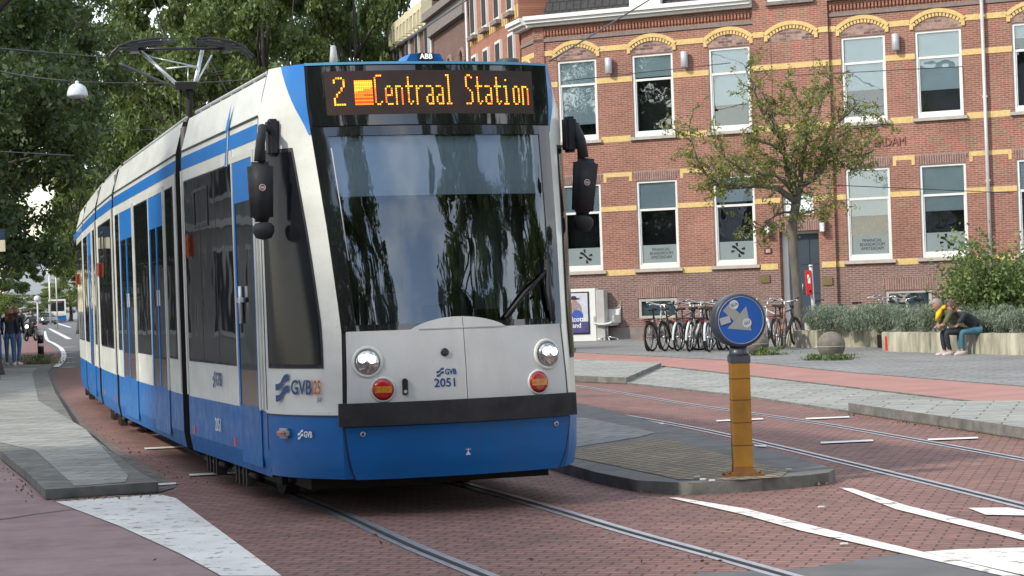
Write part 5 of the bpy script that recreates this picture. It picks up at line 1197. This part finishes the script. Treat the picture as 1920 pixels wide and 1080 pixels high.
def sitter(name,px,py,Y,yaw,label,top,topm,legm,hairm,shoem,lean,hd,kneeout=.12,arm_f=.0,long=False,bun=False,headpitch=.5,foot=(.0,.0),hh=1.):
    """local x = facing direction; seat top .46"""
    q=P(px,py,Y); t=tag(empty(name,(q.x,Y,0),yaw),label,'person'); S=.47
    J={'pel':((0,0,S+.10),(.125,.15)),'sp1':((lean*.30,0,S+.05+.19*hh),(.125,.15)),'sp2':((lean*.72,0,S+.40*hh),(.125,.165)),'che':((lean,0,S+.50*hh),(.11,.17)),'nek':((lean+.07,0,S+.50*hh+.07),.055),'hd0':((lean+.11,0,S+.50*hh+.12),.05)}
    E=[('pel','sp1'),('sp1','sp2'),('sp2','che'),('che','nek'),('nek','hd0')]
    kn={};
    for s,n_ in ((-1,'R'),(1,'L')):
        J['hip'+n_]=((.06,s*.10,S+.07),.095); J['kne'+n_]=((.46,s*kneeout,S+.06),.068); J['sh'+n_]=((.46+foot[0 if s<0 else 1]*.5,s*(kneeout-.02),.28),.055); J['ank'+n_]=((.44+foot[0 if s<0 else 1],s*(kneeout-.03),.10),.040)
        E+=[('pel','hip'+n_),('hip'+n_,'kne'+n_),('kne'+n_,'sh'+n_),('sh'+n_,'ank'+n_)]
        J['sho'+n_]=((lean+.0,s*.175,S+.49*hh),.066); J['elb'+n_]=((lean+.13,s*.20,S+.24),.052); J['wri'+n_]=((.52+arm_f,s*.055,S+.20),.030)
        E+=[('che','sho'+n_),('sho'+n_,'elb'+n_),('elb'+n_,'wri'+n_)]
    def fmx(c):
        if c.z<.17: return 2
        if c.x>.14+lean*.2 and c.z<S+.16 and (abs(c.y)>.0) and c.z<S+.155: 
            return 1
        if c.z<S+.15 and c.x<=.14+lean*.2: return 1
        if c.x>.475+arm_f and c.z<S+.235 and c.z>S+.15: return 2
        if c.z>S+.50*hh+.085 and abs(c.y)<.09: return 2
        return 0
    body_mesh('clothed_body',J,E,[topm,legm,skin_m],t,fmx)
    Mh=head(t,(lean+.16+hd,0,S+.50*hh+.18),0,headpitch,hairm,long,bun)
    for s in (-1,1):
        hand(t,(.52+arm_f-.01,s*.055,S+.20),(.9,-s*.45,-.1),(0,s*.2,1),.8); shoe(t,(.42+foot[0 if s<0 else 1],s*(kneeout-.03),.05),(1,s*.15,0),shoem)
    if top=='scarf':
        b_=MB(); b_.torus((lean+.07,0,S+.575),.075,.04,Matrix.Rotation(.3,4,'Y'),n=16,k=8); b_.tube([(lean+.13,.02,S+.55),(lean+.20,.02,S+.42),(lean+.22,-.02,S+.30)],[.05,.055,.045],8); b_.tube([(lean+.12,-.04,S+.55),(lean+.18,-.06,S+.44),(lean+.20,-.03,S+.34)],[.045,.05,.03],8); b_.build('scarf',mat('scarf_yellow',(.75,.48,.01),.7,.2,20),t)
    return t
dk_j=mat('jacket_black',(.018,.020,.026),.75,.2,8,bmp=.3); jeans=mat('jeans_teal',(.05,.14,.19),.8,.25,8,bmp=.2); trousers=mat('trousers_dark',(.022,.025,.035),.8,.2,8); olive=mat('jacket_olive',(.10,.10,.05),.8,.2,8)
hair_b=mat('hair_brown',(.10,.05,.03),.5,.3,30,stretch=(1,1,.2)); hair_g=mat('hair_greying',(.30,.25,.22),.5,.3,30,stretch=(1,1,.2)); shoe_p=mat('shoe_pale',(.55,.47,.44),.6,.1)
sitter('person',1843,640,43.98,R(183),'person in black jacket and teal jeans sitting bent forward on the planter wall','jacket',dk_j,jeans,hair_b,shoe_p,.42,.05,kneeout=.10,headpitch=.8,hh=.80,foot=(.03,.0),bun=True,arm_f=-.02)
sitter('person',1811,640,44.12,R(188),'person with yellow scarf and dark trousers sitting behind the black-jacketed person','scarf',olive,trousers,hair_g,shoe_p,.38,.05,kneeout=.12,headpitch=.6,hh=.92,foot=(-.02,-.08),arm_f=.03)
def stander(px,py,yaw,label,topm,legm,hairm,H=1.66,long=True,ride=False,cat='person',Yover=None,walk=.10,grp=None):
    x,y=G(px,py,.10) if Yover is None else (P(px,600,Yover).x,Yover); t=tag(empty('person',(x,y,.10 if Yover is None else 0),yaw),label,cat,grp); k=H/1.7
    J={'pel':((0,0,.93*k),(.10,.14)),'sp1':((0,0,1.10*k),(.095,.13)),'sp2':((0,0,1.28*k),(.11,.16)),'che':((0,0,1.38*k),(.095,.16)),'nek':((.01,0,1.46*k),.05),'hd0':((.02,0,1.52*k),.045)}
    E=[('pel','sp1'),('sp1','sp2'),('sp2','che'),('che','nek'),('nek','hd0')]
    for s,n_ in ((-1,'R'),(1,'L')):
        J['hip'+n_]=((0,s*.09,.86*k),.095); J['kne'+n_]=((s*walk*.4+.02,s*.095,.48*k),.062); J['ank'+n_]=((-.02+s*walk,s*.10,.10),.042)
        J['sho'+n_]=((0,s*.18,1.38*k),.058); J['elb'+n_]=((-.03,s*.225,1.10*k),.043); J['wri'+n_]=((.12,s*.19,.90*k),.028)
        E+=[('pel','hip'+n_),('hip'+n_,'kne'+n_),('kne'+n_,'ank'+n_),('che','sho'+n_),('sho'+n_,'elb'+n_),('elb'+n_,'wri'+n_)]
    body_mesh('clothed_body',J,E,[topm,legm,skin_m],t,lambda c:2 if c.z>1.45*k else (1 if c.z<.93*k and abs(c.y)<.20 and c.x<.09 or c.z<.7*k else 0))
    head(t,(.02,0,1.59*k),0,0,hairm,long)
    for s in (-1,1): hand(t,(.12,s*.19,.90*k),(.3,0,-1),(0,s,0),.5); shoe(t,(-.04+s*walk,s*.10,.0),(1,s*.1,0),shoe_p)
    return t
blond=mat('hair_blond',(.30,.17,.08),.5,.2,30); jb=mat('jeans_blue',(.06,.12,.24),.8,.2,8); navy_j=mat('jacket_navy',(.02,.026,.045),.8,.2,8)
stander(20,686,R(100),'woman with long red-blond hair in navy jacket and blue jeans at the left edge',navy_j,jb,blond,1.66,grp=None)
stander(32,684,R(80),'woman in dark coat standing close behind the blond woman',dk_j,jb,mat('hair_lightbrown',(.28,.18,.12),.5,.2,30),1.68)
stander(-6,682,R(120),'person in pale blue top cut by the left edge of the picture',mat('top_pale',(.20,.28,.36),.8,.1),jb,hair_b,1.62)
# striped post
def striped():
    x,y=G(77,671); t=tag(empty('striped_post',(x,y,0)),'short black and white striped marker post on the pavement edge','bollard')
    MB().lathe([(.11,0),(.11,.38),(.11,.40)],n=16).lathe([(.11,.50),(.11,.78)],n=16).build('post',T_black,t); MB().lathe([(.112,.40),(.112,.50)],n=16).lathe([(.112,.78),(.13,.80),(.13,.95),(.10,.98)],n=16).build('white_band',M['whitepaint'],t)
striped()
# sign at the far left edge, hanging lamp and wires
def leftsign():
    q=P(0,450,48); t=tag(empty('stop_sign',(q.x,48,0)),'dark blue and cream stop sign board on a post at the left edge','sign')
    MB().tube([(-.15,0,0),(-.15,0,3.3)],.05,8).build('post',T_rubber,t); z=q.z; MB().box(-.5,.11,-.03,.03,z-.0,z+.25).build('blue_board',mat('board_navy',(.01,.03,.07),.5),t); MB().box(-.5,.11,-.03,.03,z-.26,z-.003).build('cream_board',M['cream'],t)
leftsign()
def hanging_lamp():
    S_=.84
    Y=44.; c=P(145,170,Y); t=tag(empty('hanging_street_lamp',(c.x,Y,c.z-.02)),'white dome street lamp hanging from a span wire at the left','street lamp')
    MB().lathe([(.25,-.12),(.255,-.08),(.245,.0),(.20,.11),(.12,.18),(.05,.20),(.05,.25),(.02,.27)],n=28).build('lamp_shade',mat('lamp_white',(.60,.66,.68),.35,.05),t); MB().lathe([(.20,-.15),(.24,-.12)],n=24).build('lens',mat('lamp_lens',(.45,.50,.50),.3),t)
    MB().tube([(-.16,0,.17),(-.10,0,.24),(0,0,.20),(.10,0,.24),(.16,0,.17)],.02,6).build('hanger',T_black,t); t.scale=(S_,)*3
hanging_lamp()
wire_m=mat('wire_dark',(.05,.055,.06),.5,.1)
def wire(a,b,r,label,Y0,Y1,sag=.0,mid=None):
    A=P(*a,Y0);B=P(*b,Y1); pts=[A.lerp(B,i/12)-Vector((0,0,sag*math.sin(math.pi*i/12))) for i in range(13)]
    m=MB().tube(pts,r,5); tag(m.build('overhead_wire',wire_m),label,'wire','overhead wires')
wire((-40,124),(132,152),.018,'span wire running from the left edge to the white hanging lamp',44,44,.05)
wire((158,154),(560,140),.014,'span wire running right from the hanging lamp behind the pantograph',44,50,.1)
wire((-40,88),(200,108),.02,'upper span wire crossing the dark tree at the left edge',44,46)
wire((150,240),(560,232),.012,'thin wire crossing the trees below the pantograph',60,60,.1); wire((-20,283),(140,292),.012,'low thin wire across the dark tree on the left',45,45)
wire((745,85),(905,-20),.022,'wire rising across the cream and brown terraced houses',30,60)
wire((1030,115),(1225,-5),.020,'diagonal wire crossing the corner building near the roof edge',40,64)
wire((1056,152),(1370,118),.012,'thin wire crossing the left upper windows of the brick building',62,62); wire((1480,142),(1820,124),.012,'thin wire anchored beside the downpipe',60,64); wire((1400,340),(1900,362),.012,'thin wire crossing the ground floor windows',58,63)
wire((224,119),(318,160),.022,'stub of a span wire end beside the pantograph',33,33)
m=MB(); c=P(1829,126,63.9); 
for k in range(14):
    d=Vector((random.gauss(0,1),random.gauss(0,.5),random.gauss(0,1))).normalized()*.16; m.tube([c,c+d],[.03,.012],5)
tag(m.build('wire_anchor',T_under),'black wire anchor rosette on the wall left of the downpipe','wire anchor')
# litter, fallen leaves, asphalt joint
for i,(px,py) in enumerate(((1318,903),(1335,905),(1307,898),(1479,884),(1540,955),(1583,1025),(1519,743),(1597,749))):
    x,y=G(px,py,.1 if i<4 else 0); o=MB().rbox((0,0,.012),(.05,.03,.012),.004).build('litter',M['whitepaint'],None,(x,y,.106 if i<4 else (.035 if i>5 else .006))); tag(o,('white scrap on the island rim left of the yellow post','white scrap by the base of the yellow post','small white scrap at the left end of the island rim scraps','white scrap at the right tip of the island','white scrap on the red paving right of the island','white scrap between the two long white lines','white scrap on the lowered grey strip','white scrap on the lowered grey strip, farther right')[i],'litter','litter scraps')
lv=[]; rg_=np.random.default_rng(8)
for a_,b_,n_ in (((88,943),(300,930),70),((1195,925),(1566,909),110),((335,914),(170,806),60),((0,870),(88,943),60),((1590,778),(1920,828),80),((1463,658),(1660,660),60),((600,1000),(1500,1050),40)):
    A_=Vector(G(*a_));B_=Vector(G(*b_)); d_=(B_-A_).normalized(); n2=Vector((d_.y,-d_.x))
    if (A_+n2).y>A_.y and a_!=(335,914): n2=-n2
    for _ in range(n_): q_=A_.lerp(B_,rg_.random())+n2*abs(rg_.normal(0,.10 if a_[0]!=600 and a_[0]!=60 else .8)); lv.append((q_.x,q_.y,.022+.006*rg_.random()))
me=leaf_mesh('fallen_leaves',np.array(lv),.032,mat('dry_leaf',(.20,.13,.05),.8,.4,9),4); o=bpy.data.objects.new('fallen_leaves',me); scene.collection.objects.link(o); tag(o,'dry fallen leaves and grit gathered along the kerbs','leaves',None,'stuff')
struct(MB().ribbon([G(-60,985),G(0,977),G(70,966),G(142,957)],-.012,.012,.0125).build('asphalt_joint',T_black))
# ---- distant traffic
def moped():
    Y=118.; q=P(57,600,Y); t=tag(empty('moped',(q.x,Y,0),R(-90-12+0)),'moped with lit headlight ridden towards the camera on the cycle path','moped')
    RX=Matrix.Rotation(R(90),4,'X')
    for sx in (-.6,.6): MB().torus((sx,0,.25),.20,.055,RX,n=20).build('wheel',tyre,t)
    b_=MB(); b_.rbox((-.45,0,.55),(.75,.32,.35),.08); b_.rbox((.0,0,.30),(.6,.3,.1),.03); b_.rbox((.42,0,.65),(.14,.42,.75),.06); b_.tube([(.60,0,.25),(.45,0,.95)],.04,6); b_.build('bodywork',T_black,t)
    MB().rbox((-.4,0,.78),(.6,.26,.1),.04).build('saddle',saddle_m,t); MB().tube([(.38,-.33,1.02),(.42,0,1.0),(.38,.33,1.02)],.018,6).build('handlebar',T_black,t)
    MB().lathe([(.02,0),(.09,.03)],(.48,0,.82),14,M=Matrix.Rotation(R(90),4,'Y')).build('headlight',emit('moped_lamp',(1,.98,.92),6),t)
    pr=tag(empty('person',(q.x,Y,0),R(-102)),'helmeted rider in black riding the moped','person')
    J={'pel':((-.35,0,.90),(.14,.16)),'sp1':((-.30,0,1.08),(.14,.17)),'che':((-.22,0,1.32),(.14,.20)),'nek':((-.2,0,1.42),.06),'hd0':((-.18,0,1.46),.06)}; E=[('pel','sp1'),('sp1','che'),('che','nek'),('nek','hd0')]
    for s,n_ in ((-1,'R'),(1,'L')):
        J['kne'+n_]=((.15,s*.18,.80),.08); J['ank'+n_]=((.12,s*.16,.38),.05); J['sho'+n_]=((-.2,s*.21,1.34),.07); J['elb'+n_]=((.02,s*.32,1.14),.05); J['wri'+n_]=((.33,s*.30,1.05),.035); E+=[('pel','kne'+n_),('kne'+n_,'ank'+n_),('che','sho'+n_),('sho'+n_,'elb'+n_),('elb'+n_,'wri'+n_)]
    body_mesh('clothed_body',J,E,[dk_j],pr); head(pr,(-.14,0,1.57),0,0,T_black)
    for s in (-1,1): hand(pr,(.33,s*.30,1.05),(1,0,-.1),(0,0,1),1.2); shoe(pr,(.08,s*.16,.32),(1,0,0),T_black)
moped()
def rider(px,Y,label,topm):
    q=P(px,600,Y); b_=copy_tree(protos['black']); b_.location=(q.x,Y,0); b_.rotation_euler=(0,0,R(-100)); tag(b_,'bicycle under '+label,'bicycle'); 
    pr=tag(empty('person',(q.x,Y,0),R(-100)),label,'person')
    J={'pel':((-.26,0,1.0),(.12,.15)),'sp1':((-.2,0,1.2),(.12,.15)),'che':((-.08,0,1.45),(.12,.17)),'nek':((-.04,0,1.54),.05),'hd0':((-.02,0,1.58),.05)}; E=[('pel','sp1'),('sp1','che'),('che','nek'),('nek','hd0')]
    for s,n_ in ((-1,'R'),(1,'L')):
        J['kne'+n_]=((.12,s*.12,.78+s*.1),.07); J['ank'+n_]=((-.08+.1*s,s*.12,.34+s*.1),.045); J['sho'+n_]=((-.07,s*.19,1.45),.06); J['elb'+n_]=((.08,s*.27,1.25),.045); J['wri'+n_]=((.22,s*.29,1.14),.03); E+=[('pel','kne'+n_),('kne'+n_,'ank'+n_),('che','sho'+n_),('sho'+n_,'elb'+n_),('elb'+n_,'wri'+n_)]
    body_mesh('clothed_body',J,E,[topm],pr); head(pr,(.0,0,1.68),0,0,hair_b)
rider(40,135,'cyclist in dark clothes riding left of the moped',dk_j); rider(27,150,'cyclist in brownish coat at the back of the cycle path',olive)
def car(px,Y,label,col):
    q=P(px,600,Y); t=tag(empty('parked_car' if False else 'car',(q.x,Y,0),R(-90-12)),label,'car'); pm=mat('car_paint',col,.3,.05,2,coat=.6)
    def hull(secs,mi=0):
        mb=MB(); n=len(secs[0][1])
        vs=[];fs=[]
        for x,ring in secs: vs+=[(x,y,z) for y,z in ring]
        for i in range(len(secs)-1):
            for k in range(n): k2=(k+1)%n; fs.append((i*n+k,i*n+k2,(i+1)*n+k2,(i+1)*n+k))
        fs+= [tuple(range(n-1,-1,-1)),tuple(range((len(secs)-1)*n,len(secs)*n))]; mb.add(vs,fs,mi,True); return mb
    def rg(w,z0,z1): return [(-w,z0),(w,z0),(w*1.02,(z0+z1)/2),(w*.94,z1),(-w*.94,z1),(-w*1.02,(z0+z1)/2)]
    hull([(-2.15,rg(.80,.35,.75)),(-1.9,rg(.87,.22,.92)),(-1.0,rg(.89,.2,.95)),(.9,rg(.89,.2,.92)),(1.8,rg(.86,.22,.78)),(2.15,rg(.76,.32,.62))]).build('body',pm,t)
    hull([(-1.8,rg(.72,.90,.95)),(-1.2,rg(.70,.90,1.40)),(.1,rg(.70,.9,1.44)),(1.05,rg(.74,.88,.93))]).build('cabin_glass',T_darkglass,t)
    MB().rbox((-.5,0,1.44),(1.4,1.28,.05),.02).build('roof',pm,t)
    for sx in (-1.3,1.35):
        for sy in (-.78,.78): MB().lathe([(.31,-.1),(.31,.1)],(sx,sy,.31),20,M=Matrix.Rotation(R(90),4,'X')).build('wheel',tyre,t)
    for sy in (-.62,.62): MB().lathe([(.10,0),(.12,.05),(.06,.07)],(2.05,sy,.62),14,M=Matrix.Rotation(R(90),4,'Y')).build('headlight',emit('car_lamp',(1,.97,.9),8),t)
    MB().box(2.10,2.17,-.5,.5,.42,.55).build('grille',T_black,t)
car(84,262,'dark car with both headlights on, coming along the far road',(.06,.065,.075))
def far_tram():
    Y=300.; q=P(108,600,Y); t=tag(empty('tram',(q.x,Y,0),R(12)),'small distant white and blue tram coming up the street at the left','tram')
    MB().box(-1.2,1.2,.1,26,.9,3.3).box(-1.2,1.2,0,.1,1.0,1.6).box(-1.2,-1.0,0,.1,1.6,3.3).box(1.0,1.2,0,.1,1.6,3.3).box(-1.0,1.0,0,.1,3.05,3.3).build('body_shell',T_white,t); MB().box(-1.21,1.21,.05,26,.25,.9).box(-1.15,1.15,-.15,.05,.3,.95).build('skirt',T_blue,t)
    MB().box(-1.0,1.0,.02,.08,1.6,3.05).build('windscreen',T_darkglass,t); MB().box(-.7,.7,-.01,.02,2.75,3.0).build('destination_display',mat('display_off',(.12,.03,.02),.5),t)
    for k in range(5): MB().box(-1.22,-1.2,1+k*5,4.6+k*5,1.6,2.8).build('side_window',T_darkglass,t)
    MB().rbox((0,-.2,1.1),(1.7,.15,.35),.05).build('hood_panel',mat('far_cream',(.55,.50,.38),.5),t)
far_tram()
def tl(px,py,Y,label):
    q=P(px,py,Y); t=tag(empty('traffic_light',(q.x,Y,0)),label,'traffic light'); MB().tube([(1.1,0,0),(1.1,0,q.z+.3)],.07,8).tube([(1.1,0,q.z+.1),(.0,0,q.z+.1)],.04,6).build('mast',M['pipe'],t)
    MB().rbox((0,-.1,q.z),(.34,.2,.9),.05).build('signal_head',T_black,t)
tl(119,532,150,'traffic light on a mast arm just left of the tail of the tram')
for px,py,Y in ((104,498,200),(92,507,240),(91,512,260),(70,560,150)):
    q=P(px,py,Y); t=tag(empty('street_lamp',(q.x,Y,0)),{104:'far globe street lamp nearest the sky gap',92:'far globe street lamp left of the light green tree',91:'farthest globe street lamp',70:'small pale round lamp above the cyclists'}[px],'street lamp','far street lamps'); MB().tube([(0,0,0),(0,0,q.z)],.06,6).build('pole',M['pipe'],t); MB().lathe([(.05,-.22),(.22,-.12),(.26,0),(.2,.15),(.05,.22)],(0,0,q.z),12).build('lamp_globe',M['whitepaint'],t)
# far houses closing the street, and houses on the left
def far_house(x,y,w,d_,h,label,m,rz=0,wins=True,gable=True,wm=None):
    t=tag(empty('house',(x,y,0),rz),label,'house'); MB().box(-w/2,w/2,0,d_,0,h).build('wall',m,t)
    if gable: MB().add([(-w/2,0,h),(w/2,0,h),(w/2,d_,h),(-w/2,d_,h),(-w/2+.5,d_/2,h+w*.3),(w/2-.5,d_/2,h+w*.3)],[(0,1,5,4),(2,3,4,5),(1,2,5),(3,0,4)]).build('roof',M['roof'],t)
    return t
far_house(-92,420,16,12,11,'hazy pale grey house closing the far end of the street',mat('haze_grey',(.35,.38,.42),.8,.1,.5))  # distance haze is put into the pale bluish wall colour
far_house(-98,455,8,10,16,'hazy blue-grey tower block standing above the far end of the street',mat('haze_blue',(.28,.36,.42),.8,.1,.5),gable=False)  # blue-grey wall colour carries the haze, no air is modelled
def row(x0,y0,L,D,H,rz,label,wallm):
    """facade along local x facing local -y"""
    t=tag(empty('house_row_building',(x0,y0,0),rz),label,'building'); MB().box(0,L,0,D,0,H).build('wall',wallm,t)
    n=int(L/2.6)
    for k in range(n):
        for z in (0.8,4.3,7.8,11.2):
            if z+2.3>H-.6: continue
            x=(k+.5)*L/n; f=MB().box(x-.7,x+.7,-.06,-.001,z,z+2.3).build('window',M['whitepaint'],t); MB().box(x-.58,x+.58,-.07,-.061,z+.12,z+2.18).build('pane',M['room'],f)
    MB().box(0,L,-.35,-.001,H-.5,H).box(0,L,-.12,-.001,3.6,3.8).build('cornice',M['whitepaint'],t); MB().box(0,L,0.2,D,H,H+.5).build('roof',M['roof'],t)
row(-16.0,-27,40,12,14,R(90),'tall grey rendered building out of view on the left, added to shade the junction',mat('render_grey',(.24,.245,.24),.85,.25,.7))  # unseen block, placed and sized so its shadow covers the foreground
row(-19.8,30,48,10,9,R(90),'long light grey rendered building behind the dark trees on the left',mat('render_light',(.36,.37,.36),.85,.3,.6))
row(45,-45,80,12,12,R(180),'brick terrace across the street behind the photographer',M['brick_low'])
